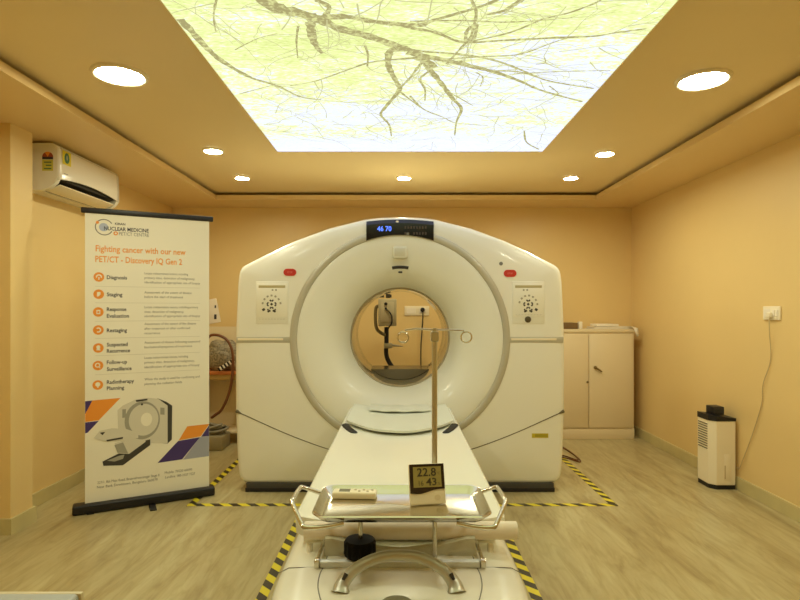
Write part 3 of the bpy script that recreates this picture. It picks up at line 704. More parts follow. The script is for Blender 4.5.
# ------------------------------------------------------------------ floor tape
def tape(x0, x1, y0, y1, label):
    bm = NB(); box(bm, -(x1 - x0) / 2, (x1 - x0) / 2, -(y1 - y0) / 2, (y1 - y0) / 2, 0, .0012)
    o = obj('floor_tape', bm, M_TAPE, smooth=0, loc=((x0 + x1) / 2, (y0 + y1) / 2, .0003)); tag(o, label, 'floor tape', 'hazard tape strips on the floor')
tape(-1.385, 1.415, 3.625, 3.672, 'yellow and black hazard tape across the floor in front of the scanner')
tape(-1.385, -1.338, 3.672, 5.4, 'yellow and black hazard tape running back along the left of the scanner')
tape(1.368, 1.415, 3.672, 5.4, 'yellow and black hazard tape running back along the right of the scanner')
tape(-.634, -.586, .9, 3.625, 'yellow and black hazard tape on the floor left of the patient table')
tape(.578, .626, .9, 3.625, 'yellow and black hazard tape on the floor right of the patient table')

# ------------------------------------------------------------------ roll-up banner
P0 = Vector((-2.03, 3.47)); P1 = Vector((-1.284, 3.865)); dd = (P1 - P0).normalized(); LB = (P1 - P0).length
ban = thing('rollup_banner', 'tall white roll-up banner with orange heading about PET CT, standing on the left', 'banner', (P0.x, P0.y, 0), math.atan2(dd.y, dd.x))
def bp(px, py):
    k = (px - HX) / F; s = (k * P0.y - P0.x) / (dd.x - k * dd.y); Y = P0.y + s * dd.y
    return s, CH - (py - HY) * Y / F
SX0, SX1 = .068, .812
b = NB(); box(b, 0, LB, -.045, .045, .004, .060, .011, 3); obj('base_cassette', b, M_BLACK, ban)
for xx in (.10, .45):
    b = NB(); box(b, xx - .02, xx + .02, -.16 if xx > .3 else -.05, .16, 0, .007, .003); obj('foot', b, M_BLACK, ban)
b = NB(); box(b, SX0 - .022, SX1 + .026, -.010, .014, 1.878, 1.912, .005); obj('top_rail', b, M_BLACK, ban)
b = NB(); tube(b, [(LB / 2, .03, .055), (LB / 2, .03, 1.885)], .008, 10); obj('rear_pole', b, M_GREY, ban)
b = NB(); box(b, SX0, SX1, -.0008, .0008, .05, 1.885); sheet = obj('print_sheet', b, M_PRINT, ban, smooth=0)
def fl(l): return -.0012 - .0004 * l
def bline(bm, s, x0, x1, py, cap, l=0, mi=0, bold=False):
    u0, z0 = bp(x0, py); u1, _ = bp(x1, py); hz = bp(x0, py - cap)[1] - z0
    lettering(bm, s, lambda u, v: (u0 + u, fl(l), z0 + v), u1 - u0, hz, mi, bold)
def bpoly(bm, pts, l, mi=0):
    P = [bp(*p) for p in pts]; bm.faces.new([bm.verts.new((min(max(u, SX0 + .001), SX1 - .001), fl(l), z)) for u, z in P]).material_index = mi
def bdisc(bm, px, py, r, l, mi=0, inner=0, n=28, a0=0, a1=2 * PI, sq=1):
    u, z = bp(px, py); 
    for k in range(n):
        t0 = a0 + (a1 - a0) * k / n; t1 = a0 + (a1 - a0) * (k + 1) / n
        q = [(u + r * math.cos(t0), fl(l), z + r * sq * math.sin(t0)), (u + r * math.cos(t1), fl(l), z + r * sq * math.sin(t1))]
        q += [(u + inner * math.cos(t1), fl(l), z + inner * sq * math.sin(t1)), (u + inner * math.cos(t0), fl(l), z + inner * sq * math.sin(t0))] if inner else [(u, fl(l), z)]
        bm.faces.new([bm.verts.new(p) for p in q]).material_index = mi
# logo
b = NB(); bdisc(b, 104.2, 227.2, .052, 0, 0, .046, 40, .55, 2 * PI - .5); bdisc(b, 103.6, 227.2, .026, 0, 1); bdisc(b, 97.4, 222.4, .009, 1, 2)
bline(b, 'KIRAN', 115, 125.3, 224.8, 2.2, 2, 3, True); bline(b, 'NUCLEAR MEDICINE', 104, 148.7, 230.0, 3.7, 2, 3, True)
bline(b, 'PET/CT CENTRE', 119, 148.9, 235.3, 3.4, 2, 4); bdisc(b, 115.7, 233.4, .013, 1, 2, .006)
obj('logo', b, [M_INK2, mat('pale_blue_print', rgb(176, 186, 208), .5), M_ORANGE, M_INK, M_INK2], sheet, smooth=0)
b = NB(); bline(b, 'Fighting cancer with our new', 95.6, 185.6, 251.2, 6.1, 1, 0, True); bline(b, 'PET/CT - Discovery IQ Gen 2', 95.3, 182, 261.8, 6.1, 1, 0, True)
obj('heading', b, mat('heading_orange', rgb(240, 162, 72), .5), sheet, smooth=0)
for k, (px, py) in enumerate(((98.9, 277), (98.7, 294.2), (98.3, 312), (98.3, 330), (98.3, 348), (98, 365.6), (97.8, 385))):
    b = NB(); bdisc(b, px, py, .030, 0, 0)
    if k == 0: bdisc(b, px, py, .017, 1, 1, .010, 20, -.3, PI + .3); bpoly(b, [(px - .5, py), (px + .5, py), (px + .6, py + 2.6), (px - .6, py + 2.6)], 2, 1)
    elif k == 1: bpoly(b, [(px - 1.6, py - 2.2), (px + 1.8, py - 2.2), (px + 1.8, py + .4), (px - .2, py + 2.2), (px - 1.8, py + 2.2)], 1, 1)
    elif k == 2: bpoly(b, [(px - 1.9, py - 2.1), (px + 2, py - 2.1), (px + 2, py + 2.1), (px - 1.9, py + 2.1)], 1, 1); bpoly(b, [(px - 1, py - .9), (px + 1.1, py - .9), (px + 1.1, py + 1.1), (px - 1, py + 1.1)], 2, 0)
    elif k == 3: bdisc(b, px, py, .016, 1, 1, .009, 20, -2.2, 2.4)
    elif k == 4: bdisc(b, px, py - .9, .011, 1, 1); bpoly(b, [(px - 2.2, py + 2.3), (px - 1.4, py + .5), (px + 1.5, py + .5), (px + 2.3, py + 2.3)], 1, 1)
    elif k == 5: bdisc(b, px - .4, py - .4, .015, 1, 1, .009); bpoly(b, [(px + .8, py + .5), (px + 2.6, py + 2.4), (px + 2.0, py + 2.8), (px + .4, py + 1.2)], 2, 1)
    else: bdisc(b, px, py - .6, .014, 1, 1); bpoly(b, [(px - .9, py), (px + 1, py), (px + .7, py + 2.6), (px - .6, py + 2.6)], 2, 1)
    obj('round_icon', b, [M_ORANGE, M_PRINT], sheet, smooth=0)
for ls in ((('Diagnosis', 127, 279.0),), (('Staging', 122.4, 296.2),), (('Response', 126.4, 311.0), ('Evaluation', 129, 317.7)), (('Restaging', 127, 332.2),), (('Suspected', 127.6, 346.5), ('Recurrence', 130, 352.8)), (('Follow-up', 127, 364.2), ('Surveillance', 131.6, 371.0)), (('Radiotherapy', 134, 384.0), ('Planning', 124.2, 390.2))):
    b = NB()
    for s, x1, y in ls: bline(b, s, 106.8, x1, y, 3.7, 1, 0, True)
    obj('service_name', b, M_INK, sheet, smooth=0)
for ls in ((('Locate indeterminate lesions, including', 188, 274.3), ('primary sites, detection of malignancy,', 195, 278.8), ('identification of appropriate site of biopsy', 200, 283.3)),
           (('Assessment of the extent of disease', 191.5, 293.4), ('before the start of treatment', 183, 297.9)),
           (('Locate indeterminate lesions, including primary', 198, 308.2), ('sites, detection of malignancy,', 184, 312.8), ('identification of appropriate site of biopsy', 200, 317.2)),
           (('Assessment of the extent of the disease', 196, 325.0), ('after treatment or after confirmed', 190, 329.7), ('recurrence', 160, 334.3)),
           (('Assessment of disease following suspected', 200, 343.7), ('biochemical/symptoms of recurrence', 192, 348.3)),
           (('Locate indeterminate lesions, including', 188, 358.9), ('primary sites, detection of malignancy,', 194.5, 363.6), ('identification of appropriate site of biopsy', 199.5, 368.3)),
           (('When the study is used for confirming and', 199.5, 380.4), ('planning the radiation fields', 182, 385.1))):
    b = NB()
    for s, x1, y in ls: bline(b, s, 144.5, x1, y, 2.3, 1)
    obj('small_paragraph', b, M_INK2, sheet, smooth=0)
b = NB(); 
bline(b, '227/1, 8th Main Road, Basaveshwaranagar Stage II', 97.4, 159.3, 484.0, 2.6, 1); bline(b, 'Near Bank Downtown, Bengaluru 560079', 97, 157.5, 488.5, 2.6, 1); obj('address_text', b, M_INK2, sheet, smooth=0); b = NB()
bline(b, 'Mobile: 70220 60090', 164.8, 192, 473.8, 2.4, 1); bline(b, 'Landline: 080-2327 7227', 165.2, 195, 478.4, 2.4, 1)
obj('phone_text', b, M_INK2, sheet, smooth=0)
b = NB()
for px, pyl in ((95, 286.5), (95, 303.0), (95, 321.5), (95, 338.7), (95, 356.0), (95, 375.0)):
    b = NB(); u0, z0 = bp(95, pyl); u1, _ = bp(200, pyl); b.faces.new([b.verts.new(p) for p in ((u0, fl(0), z0), (u1, fl(0), z0), (u1, fl(0), z0 + .003), (u0, fl(0), z0 + .003))])
    obj('divider_line', b, M_LINE, sheet, smooth=0)
def q(*pts): return [(75 + x / 5.455, 390 + y / 5.455) for x, y in pts]
b = NB()
bpoly(b, q((46, 62), (95, 57), (46, 132)), 0, 1); bpoly(b, q((95, 57), (248, 43), (130, 165), (46, 176), (46, 132)), 0, 0); bpoly(b, q((46, 178), (130, 168), (70, 232), (46, 238)), 0, 1)
obj('colour_block', b, [M_ORANGE, M_PURPLE, M_BLUEGREY], sheet, smooth=0); b = NB()
bpoly(b, q((612, 198), (740, 184), (740, 188), (685, 253), (565, 275)), 0, 0); bpoly(b, q((562, 278), (682, 257), (585, 378), (450, 398)), 0, 1); bpoly(b, q((682, 257), (740, 249), (740, 359), (588, 380)), 0, 2); bpoly(b, q((740, 192), (740, 249), (688, 255)), 0, 1)
obj('colour_block', b, [M_ORANGE, M_PURPLE, M_BLUEGREY], sheet, smooth=0)
b = NB()
bpoly(b, q((450, 45), (500, 65), (530, 85), (528, 270), (505, 292), (470, 290)), 1, 2)
bpoly(b, q((235, 215), (232, 110), (260, 85), (330, 52), (400, 42), (455, 48), (505, 85), (505, 290), (400, 290), (300, 260)), 2, 0)
bdisc(b, *q((368, 165))[0], .105, 3, 1, 0, 32, sq=1.18); bdisc(b, *q((375, 162))[0], .088, 4, 0, 0, 32, sq=1.18); bdisc(b, *q((390, 160))[0], .034, 5, 3, 0, 24, sq=1.3)
bpoly(b, q((330, 55), (395, 47), (395, 56), (335, 65)), 5, 2); bdisc(b, *q((365, 78))[0], .007, 5, 2)
bpoly(b, q((258, 105), (278, 103), (278, 150), (258, 152)), 5, 1); bpoly(b, q((465, 95), (488, 97), (488, 135), (465, 133)), 5, 1)
bpoly(b, q((150, 390), (240, 345), (385, 275), (410, 300), (262, 410), (155, 413)), 3, 2); bpoly(b, q((175, 385), (240, 358), (270, 352), (262, 375), (215, 390)), 4, 1)
bpoly(b, q((215, 290), (300, 262), (350, 268), (390, 278), (295, 348), (235, 345)), 6, 0); bpoly(b, q((215, 300), (262, 285), (290, 345), (232, 342)), 7, 1)
bpoly(b, q((102, 262), (135, 222), (200, 208), (280, 212), (345, 235), (345, 262), (250, 272), (165, 280)), 7, 0); bpoly(b, q((170, 272), (262, 255), (260, 265), (175, 280)), 8, 2); bpoly(b, q((135, 232), (165, 228), (150, 246)), 8, 2)
bpoly(b, q((383, 275), (410, 268), (410, 300), (395, 300)), 8, 2)
obj('scanner_picture', b, [M_PSC1, M_PSC2, M_PSC3, M_PRINT], sheet, smooth=0)

# ------------------------------------------------------------------ air conditioner
AY0, AL, AZ0 = 3.50, .765, 2.022
ac = thing('air_conditioner', 'white split air conditioner high on the left wall with yellow stickers', 'air conditioner', (XL, AY0, AZ0))
H = .292
full = [(0, 0), (0, H), (.19, H), (.207, H - .010), (.216, H - .030), (.221, .15), (.219, .075), (.205, .045), (.165, .012), (.12, 0)]
open_ = [(0, 0), (0, H), (.19, H), (.207, H - .010), (.216, H - .030), (.221, .16), (.219, .112), (.205, .110), (.150, .098), (.105, .050), (.10, 0)]
b = NB()
prism(b, full, lambda u, z: (u, 0, z), lambda u, z: (u, .035, z)); prism(b, full, lambda u, z: (u, AL - .035, z), lambda u, z: (u, AL, z)); prism(b, open_, lambda u, z: (u, .035, z), lambda u, z: (u, AL - .035, z))
obj('case', b, M_WHITE, ac, smooth=30)
bm = NB(); N = 20; r1 = []
for k in range(N + 1):                                              # front panel with a bowed lower edge
    y = .004 + (AL - .008) * k / N; low_ = .066 + .032 * math.sin(PI * k / N) ** .8
    r1.append([bm.verts.new(p) for p in ((.205, y, H - .008), (.2175, y, H - .03), (.2235, y, .15), (.2225, y, low_), (.2175, y, low_ - .003))])
for P, Q in zip(r1, r1[1:]):
    for j in range(4): bm.faces.new((P[j], P[j + 1], Q[j + 1], Q[j]))
fp = obj('front_panel', bm, mat('glossy_white_panel', rgb(236, 230, 212), .12, coat=.5), ac, smooth=40)
fp.modifiers.new('thickness', 'SOLIDIFY').thickness = .002
b = NB(); prism(b, [(.200, .108), (.150, .097), (.106, .05), (.103, .004), (.118, .004), (.15, .06), (.2, .075)], lambda u, z: (u, .036, z), lambda u, z: (u, AL - .036, z)); obj('air_outlet', b, M_DARK, ac)
b = NB(); M_ = Matrix.Translation((.163, 0, .022)) @ Matrix.Rotation(math.radians(-24), 4, 'Y'); box(b, -.048, .048, .05, AL - .05, -.004, .004, .003, M=M_); obj('louvre_flap', b, M_IVORY, ac)
b = NB(); box(b, .2238, .2248, .045, .135, .175, .262, mi=0)
u = [(.09 + .026 * math.cos(2 * PI * k / 24), .219 + .034 * math.sin(2 * PI * k / 24)) for k in range(24)]; prism(b, u, lambda y, z: (.2258, y, z), lambda y, z: (.2246, y, z), 1)
u = [(.09 + .010 * math.cos(2 * PI * k / 16), .222 + .016 * math.sin(2 * PI * k / 16)) for k in range(16)]; prism(b, u, lambda y, z: (.2264, y, z), lambda y, z: (.2256, y, z), 2)
obj('front_sticker', b, [M_YELLOW, M_GREEN, mat('pale_green_print', rgb(150, 160, 130), .5)], fp, smooth=0)
b = NB(); box(b, .2236, .2244, .06, .105, .115, .119); obj('small_mark', b, M_GREY, fp, smooth=0)
b = NB()
for a0, a1, mi in ((0, PI / 3, 0), (PI / 3, 2 * PI / 3, 1), (2 * PI / 3, PI, 0)): prism(b, [(.158, .205)] + [(.158 + .034 * math.cos(a0 + (a1 - a0) * k / 8), .205 + .032 * math.sin(a0 + (a1 - a0) * k / 8)) for k in range(9)], lambda x, z: (x, -.0012, z), lambda x, z: (x, .0, z), mi)
box(b, .124, .192, -.0012, 0, .190, .205, mi=2); box(b, .124, .192, -.0012, 0, .118, .188, mi=3)
for k in range(3): box(b, .136 + .012 * (k % 2), .182, -.0018, -.0012, .128 + k * .020, .135 + k * .020, mi=4)
obj('rating_sticker', b, [mat('dull_red_print', rgb(168, 78, 48), .5), M_ORANGE, M_INK, mat('dull_yellow_print', rgb(204, 200, 84), .5), M_GREEN], ac, smooth=0)['label'] = 'red and yellow rating sticker on the side'
b = NB(); tube(b, smoothpts([(.03, .0, .07), (.04, -.035, .075), (.03, -.04, .05), (.02, -.03, .03), (.01, -.03, -.02)], 5), .006, 8); obj('power_cable', b, M_BLACK, ac)

# ------------------------------------------------------------------ cupboard behind the scanner, with papers
CY = 5.50
cab = thing('storage_cupboard', 'cream two-door metal cupboard in the back right corner', 'cupboard', (1.86, CY, 0))
def cx(px): return (px - HX) * CY / F - 1.86
def cz(py): return CH - (py - HY) * CY / F
xr = cx(634.5); xl = -xr + 2 * (cx(588.6)); 
b = NB(); box(b, xl, xr, .012, .285, 0.0, cz(332.5), .003); box(b, xl - .004, xr + .006, .0, .287, cz(332.5), cz(329.3), .003); box(b, xl, xr, .002, .02, 0, .105, .002)
obj('carcass', b, M_CREAM, cab)
xm = cx(588.6)
for k, (a, c_) in enumerate(((xl + .012, xm - .003), (xm + .003, xr - .022))):
    b = NB(); box(b, a, c_, -.006, .012, .115, cz(334), .004); d = obj('door', b, M_CREAM, cab)
    if k:
        hx0 = cx(595); hz = cz(367.5)
        b = NB(); lathe(b, [(.017, -.004), (.016, -.016), (.001, -.018)], (hx0, -.006, hz), 'Y', 16, cap1=True); tube(b, [(hx0, -.022, hz), (hx0 + .035, -.024, hz - .020), (hx0 + .062, -.022, hz - .04)], [.008, .008, .006], 10); obj('lever_handle', b, mat('dull_brass', rgb(140, 116, 70), .4, .6), d)
    else:
        b = NB(); lathe(b, [(.012, -.004), (.011, -.012), (.001, -.013)], (cx(587.3), -.003, cz(382)), 'Y', 14, cap1=True); obj('lock', b, mat('dull_steel', rgb(150, 134, 96), .4, .6), d)
ztop = cz(329.3)
def on_cab(name, x0, x1, y0, y1, z0, z1, m, label, cat, rot=0, grp=None):
    b = NB(); box(b, -(x1 - x0) / 2, (x1 - x0) / 2, -(y1 - y0) / 2, (y1 - y0) / 2, 0, z1 - z0, .003)
    o = obj(name, b, m, loc=((x0 + x1) / 2 + 1.86, CY + (y0 + y1) / 2, z0), rot=(0, 0, rot)); tag(o, label, cat, grp); return o
on_cab('flat_box', cx(560), cx(579.5), .05, .24, ztop + .001, ztop + .062, mat('brown_card', rgb(116, 88, 48), .7), 'flat dark brown box on top of the cupboard next to the scanner', 'box')
on_cab('small_packet', cx(581), cx(584.5), .06, .12, ztop + .001, ztop + .072, M_PAPER, 'small upright pale packet between the brown box and the papers on the cupboard', 'packet')
stk = thing('paper_stack', 'stack of white papers on the right of the cupboard top, one sheet hanging over', 'papers', (cx(615) + 1.86, CY + .13, ztop + .001))
b = NB()
for k in range(4): box(b, -.21 + random.uniform(-.015, .015), .195 + random.uniform(-.01, .01), -.11, .11, k * .006, k * .006 + .005, .001, 1, M=Matrix.Rotation(random.uniform(-.04, .04), 4, 'Z'))
box(b, -.17, .05, -.09, .09, .026, .050, .004, M=Matrix.Rotation(.06, 4, 'Z')); obj('sheets', b, M_PAPER, stk)
bm = NB(); pr = [(.10, -.02, .028), (.19, -.10, .026), (.215, -.155, .010), (.222, -.165, -.06)]; pr2 = [(.10, -.10, .028), (.16, -.135, .026), (.175, -.152, .012), (.205, -.160, -.075)]
va = [bm.verts.new(p) for p in pr]; vb = [bm.verts.new(p) for p in pr2]
for k in range(3): bm.faces.new((va[k], va[k + 1], vb[k + 1], vb[k]))
o = obj('hanging_sheet', bm, M_PAPER, stk, smooth=60); o.modifiers.new('thickness', 'SOLIDIFY').thickness = .0015

# ------------------------------------------------------------------ dehumidifier
dh = thing('dehumidifier', 'white tower dehumidifier with black top standing against the right wall', 'dehumidifier', (2.2915, 4.055, 0))
foot = [(-.085, .095), (-.09, .085), (-.09, -.055), (-.052, -.095), (.078, -.095), (.086, -.087), (.086, .095)]
b = NB(); lo = [[b.verts.new((x * s, y * s, z)) for x, y in foot] for s, z in ((.96, .028), (1, .034), (1, .47), (.985, .485))]
for P, Q in zip(lo, lo[1:]):
    for k in range(len(P)): b.faces.new((P[k], P[(k + 1) % len(P)], Q[(k + 1) % len(P)], Q[k]))
b.faces.new(lo[0]); b.faces.new(lo[-1][::-1]); obj('body', b, M_IVORY, dh, smooth=25)
b = NB(); prism(b, [(x * .98, y * .98) for x, y in foot], lambda x, y: (x, y, 0), lambda x, y: (x, y, .03)); obj('base', b, M_BLACK, dh, smooth=0)
b = NB(); prism(b, [(x * 1.03, y * 1.03) for x, y in foot], lambda x, y: (x, y, .483), lambda x, y: (x, y, .512 - .11 * x)); obj('top_cap', b, M_BLACK, dh, smooth=0)
b = NB(); box(b, -.045, .035, -.04, .06, .515, .575, .006)
for k in range(5): box(b, -.04, .03, -.043, -.03, .522 + k * .010, .527 + k * .010, mi=1)
obj('pop_up_vent', b, [M_BLACK, M_PLINTH], dh)
b = NB()
for k in range(11): box(b, -.0925, -.088, -.045, .078, .275 + k * .0175, .282 + k * .0175, .001, 1)
obj('grille', b, mat('grille_grey', rgb(96, 88, 66), .6), dh)
b = NB(); prism(b, [(-.052 + .01, .235), (-.052 + .016, .215), (-.052 + .01, .205), (-.052 + .004, .215)], lambda x, z: (x - .022, -.062 - (x + .04) * 1.05, z), lambda x, z: (x - .024, -.066 - (x + .04) * 1.05, z)); obj('drop_mark', b, M_DARK, dh, smooth=0)
b = NB(); box(b, .0, .05, -.0965, -.094, .06, .25, .002); box(b, .003, .010, -.0985, -.095, .075, .17, .001, mi=1); obj('tank_door', b, [M_IVORY, M_WIRE], dh)
# wall sockets and their leads
def socket(name, label, loc, rot, wd, ht, grp=None):
    t = thing(name, label, 'wall socket', loc, rot, grp)
    b = NB(); box(b, -wd / 2, wd / 2, -.012, 0, -ht / 2, ht / 2, .004); obj('face_plate', b, M_IVORY, t)
    b = NB(); box(b, -wd * .42, -wd * .05, -.0135, -.011, -ht * .3, ht * .3, .001, 1); obj('socket_insert', b, M_PAPER, t)
    for k in range(2):
        b = NB(); box(b, wd * (.08 + .18 * k), wd * (.22 + .18 * k), -.016, -.011, -ht * .25, ht * .25, .002, 1); obj('rocker_switch', b, M_PAPER, t)
    return t
sk = socket('wall_socket', 'white double wall socket on the right wall above the dehumidifier', (XR, 3.60, 1.25), -PI / 2, .165, .088)
b = NB(); box(b, -.02, .02, -.035, -.012, -.028, .004, .005); obj('plug', b, M_IVORY, sk)
wl = smoothpts([(XR - .03, 3.59, 1.22), (XR - .022, 3.60, 1.12), (XR - .008, 3.61, .95), (XR - .012, 3.68, .78), (XR - .006, 3.70, .66), (XR - .010, 3.75, .52), (XR - .008, 3.83, .36), (XR - .012, 3.90, .22), (XR - .012, 3.94, .15), (2.388, 3.97, .16)], 8)
o = obj('power_cord', tube(NB(), wl, .003, 6), M_WIRE, smooth=60); tag(o, 'thin grey power cord hanging down the right wall from the socket', 'cord')
sk2 = socket('wall_socket', 'long white socket plate on the back wall seen through the scanner bore', (.175, YB, 1.262), 0, .255, .098)
b = NB(); lathe(b, [(.010, -.05), (.022, -.04), (.024, -.012)], (.058, 0, .01), 'Y', 16, cap0=True); obj('plug', b, M_BLACK, sk2)
wl = smoothpts([(.236, YB - .045, 1.262), (.235, YB - .04, 1.2), (.226, YB - .03, 1.05), (.216, YB - .03, .9), (.215, YB - .03, .7), (.225, YB - .03, .3), (.24, YB - .05, .01)], 8)
o = obj('power_cord', tube(NB(), wl, .006, 8), M_BLACK, smooth=60); tag(o, 'black power cord hanging on the back wall seen through the scanner bore', 'cord')

# ------------------------------------------------------------------ device on a bent stand behind the scanner
SY = 5.25
def sx(px): return (px - HX) * SY / F
def sz(py): return CH - (py - HY) * SY / F
st = thing('monitor_stand', 'medical pump unit on a bent black stand seen through the scanner bore', 'medical stand', (sx(388), SY, 0))
ox = sx(388)
b = NB(); box(b, sx(378.5) - ox, sx(396.5) - ox, -.05, .06, sz(326), sz(299), .008); box(b, sx(381) - ox, sx(394) - ox, -.054, -.05, sz(322), sz(302), .003, mi=1); u_ = obj('pump_box', b, [mat('pale_grey_case', rgb(188, 176, 140), .4), mat('pale_case_face', rgb(204, 190, 150), .4)], st)
b = NB(); lathe(b, [(.016, -.056), (.014, -.064), (.001, -.065)], (sx(386) - ox, 0, sz(304)), 'Y', 12, cap1=True); lathe(b, [(.012, -.056), (.010, -.062), (.001, -.063)], (sx(386) - ox, 0, sz(308.5)), 'Y', 12, cap1=True); obj('dial', b, M_BLACK, u_)
b = NB(); tube(b, smoothpts([(sx(386) - ox, -.058, sz(309)), (sx(391) - ox, -.07, sz(314)), (sx(392) - ox, -.07, sz(322)), (sx(388) - ox, -.06, sz(329)), (sx(386.5) - ox, -.02, sz(336))], 5), .007, 8); obj('lead', b, M_DARK, u_)
b = NB(); tube(b, smoothpts([(sx(379) - ox, -.01, sz(306)), (sx(376) - ox, -.01, sz(308)), (sx(375.5) - ox, -.01, sz(320)), (sx(377) - ox, -.01, sz(329)), (sx(382) - ox, -.01, sz(333.5)), (sx(386) - ox, -.01, sz(335))], 5), .016, 10); obj('side_tube', b, mat('olive_tube', rgb(120, 104, 66), .4), st)
b = NB(); tube(b, [(0, 0, sz(298)), (0, 0, sz(294))], .02, 10); box(b, sx(379) - ox, sx(384) - ox, -.03, .03, sz(297.5), sz(294.5), .004); box(b, sx(388) - ox, sx(391.5) - ox, -.03, .03, sz(297.5), sz(294.5), .004); obj('top_clamp', b, M_DARK, st)
b = NB(); tube(b, smoothpts([(sx(386.5) - ox, 0, sz(327)), (sx(386.5) - ox, 0, sz(340)), (sx(386.3) - ox, 0, sz(354)), (sx(389) - ox, 0, sz(362)), (sx(395) - ox, 0, sz(372)), (sx(397) - ox, 0, sz(385)), (sx(397) - ox, 0, .06)], 6), .021, 12); obj('bent_column', b, M_BLACK, st)
b = NB(); box(b, sx(384) - ox, sx(392) - ox, -.05, .04, sz(348), sz(343), .004); tube(b, [(sx(391) - ox, -.02, sz(345)), (sx(403) - ox, -.04, sz(346))], [.014, .004], 8); obj('clamp_arm', b, M_BRUSH, st)
b = NB()
for k in range(5):
    a = 2 * PI * k / 5; c_ = sx(397) - ox; tube(b, [(c_, 0, .07), (c_ + .2 * math.cos(a), .2 * math.sin(a), .045)], [.02, .012], 8); lathe(b, [(.022, 0), (.022, .03), (.001, .035)], (c_ + .2 * math.cos(a), .2 * math.sin(a), 0), 'Z', 12, cap0=True, cap1=True)
obj('star_base', b, M_BLACK, st)

# ------------------------------------------------------------------ equipment in the gap left of the scanner
QY = 5.30
def qx(px): return (px - HX) * QY / F
def qz(py): return CH - (py - HY) * QY / F
tr = thing('equipment_trolley', 'cream equipment trolley with an orange-edged shelf, in the gap left of the scanner', 'trolley', (qx(222), QY, 0)); ox = qx(222)
b = NB(); box(b, -.26, .26, .27, .285, .10, qz(327.5)); box(b, -.26, -.245, .0, .27, .10, qz(372)); box(b, .245, .26, 0, .27, .10, qz(372)); box(b, -.26, .26, 0, .285, .10, .125, .003); obj('cabinet_body', b, M_CREAM, tr)
b = NB(); box(b, -.27, .27, -.015, .27, qz(374.5), qz(371.5), .003); obj('shelf', b, mat('orange_shelf_edge', rgb(190, 110, 50), .5), tr)['label'] = 'orange-edged shelf'
b = NB(); box(b, -.255, .255, .0, .02, qz(380), qz(374.5), .002); obj('drawer_rail', b, mat('ochre_rail', rgb(180, 146, 80), .5), tr)
for xx in (-.23, .23):
    for yy in (.03, .25):
        b = NB(); lathe(b, [(.03, 0), (.034, .01), (.034, .05), (.012, .07), (.012, .11)], (xx, yy, 0), 'Z', 16, cap0=True, cap1=True); obj('castor', b, M_GREY, tr)
bm = NB(); bmesh.ops.create_icosphere(bm, subdivisions=4, radius=1)
for v in bm.verts:
    k = 1 + .10 * math.sin(v.co.x * 7 + v.co.z * 5) + .07 * math.sin(v.co.z * 13 + v.co.y * 8)
    v.co = Vector((v.co.x * .19 * k, v.co.y * .11, max(-.1235, v.co.z * .165 * k)))
o = obj('mesh_bag', bm, M_BAG, loc=(qx(219), QY + .12, qz(371.5) + .1245)); tag(o, 'bulging grey mesh bag on the trolley shelf left of the scanner', 'bag')
b = NB()
for k in range(5): box(b, -.018, .018, -.006, .006, k * .034, k * .034 + .018, .002, mi=0); box(b, -.018, .018, -.006, .006, k * .034 + .018, k * .034 + .034, .002, mi=1)
o = obj('striped_strap', b, [M_BLACK, M_PAPER], loc=(qx(219.5), QY - .03, qz(369.5)), rot=(0, math.radians(58), 0)); tag(o, 'black and white striped strap lying against the grey mesh bag', 'strap')
hz = smoothpts([(qx(208), QY - .04, qz(340)), (qx(213), QY - .05, qz(335)), (qx(222), QY - .06, qz(335.5)), (qx(230), QY - .06, qz(341)), (qx(234.5), QY - .06, qz(353)), (qx(234.5), QY - .06, qz(372)), (qx(231), QY - .06, qz(392)), (qx(224), QY - .06, qz(408)), (qx(217), QY - .05, qz(414)), (qx(213), QY - .045, qz(417))], 6)
b = NB(); tube(b, hz, .013, 8); o = obj('hose', b, M_HOSE, smooth=60); tag(o, 'brown hose arching over the grey bag and down beside the scanner', 'hose')
pts = []
for k in range(90):
    a = k * .32; r = .11 + .03 * math.sin(k * .21); pts.append((qx(216) + r * math.cos(a) * 1.1, QY - .13 + r * .55 * math.sin(a), .142 + .0008 * k + .012 * math.sin(a * 2.1)))
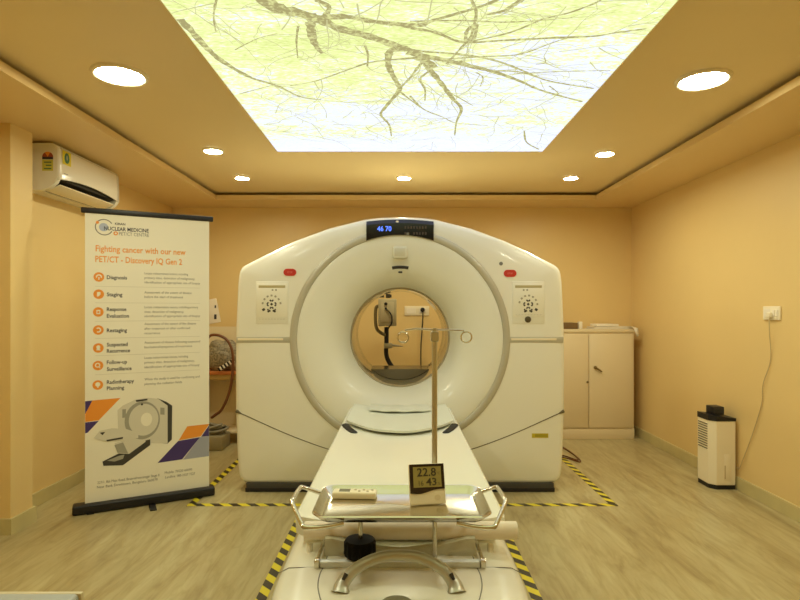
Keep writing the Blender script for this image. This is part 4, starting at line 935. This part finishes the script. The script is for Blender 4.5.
b = NB(); tube(b, pts, .013, 8); o = obj('coiled_tube', b, M_PIPE, smooth=60); tag(o, 'coiled grey tube lying low in the gap between banner and scanner', 'tube')
b = NB(); box(b, qx(200), qx(231), QY - .26, QY - .016, 0, .128, .012); o = obj('floor_box', b, mat('dull_floor_box', rgb(150, 138, 104), .5)); tag(o, 'low dull box on the floor under the coiled tube, left of the scanner', 'box')
sk3 = thing('wall_notice', 'tilted white notice with a dark mark on the back wall left of the scanner', 'notice', ((213.5 - HX) * YB / F, YB, CH - (311 - HY) * YB / F))
b = NB(); box(b, -.075, .055, -.008, 0, -.125, .125, .003, M=Matrix.Rotation(math.radians(-11), 4, 'Y')); obj('board', b, M_PAPER, sk3)
b = NB(); box(b, .01, .035, -.012, -.008, -.085, -.035, .003); box(b, .015, .03, -.012, -.008, .03, .06, .002); obj('dark_mark', b, M_INK, sk3)
# leads on the floor right of the gantry
for k, (d, lb) in enumerate(((0, 'thin brown lead on the floor right of the scanner, the nearer of two'), (.10, 'thin brown lead on the floor right of the scanner, the farther of two'))):
    wl = smoothpts([(1.10, 4.86 + d, .006), (1.30, 4.80 + d, .006), (1.42, 4.78 + d * .8, .006), (1.50, 4.66 + d * .6, .006), (1.52, 4.9 + d, .006), (1.45, 5.49, .006)], 6)
    o = obj('floor_lead', tube(NB(), wl, .005, 6), M_HOSE, smooth=60); tag(o, lb, 'lead')

# ------------------------------------------------------------------ grey table corner in the near left foreground
gt = thing('side_table', 'grey side table top just showing in the bottom left corner of the picture', 'table', (-.90, .82, 0))
b = NB(); box(b, -.42, .312, -.30, .212, .725, .75, .008, 3); obj('table_top', b, mat('blue_grey_top', rgb(168, 172, 168), .35), gt)
b = NB(); box(b, -.42, .316, .205, .216, .728, .7505, .003); obj('front_edge', b, mat('pale_edge', rgb(206, 192, 150), .4), gt)
for xx in (-.38, .27):
    for yy in (-.26, .17): b = NB(); box(b, xx - .015, xx + .015, yy - .015, yy + .015, 0, .726, .003); obj('leg', b, M_GREY, gt)
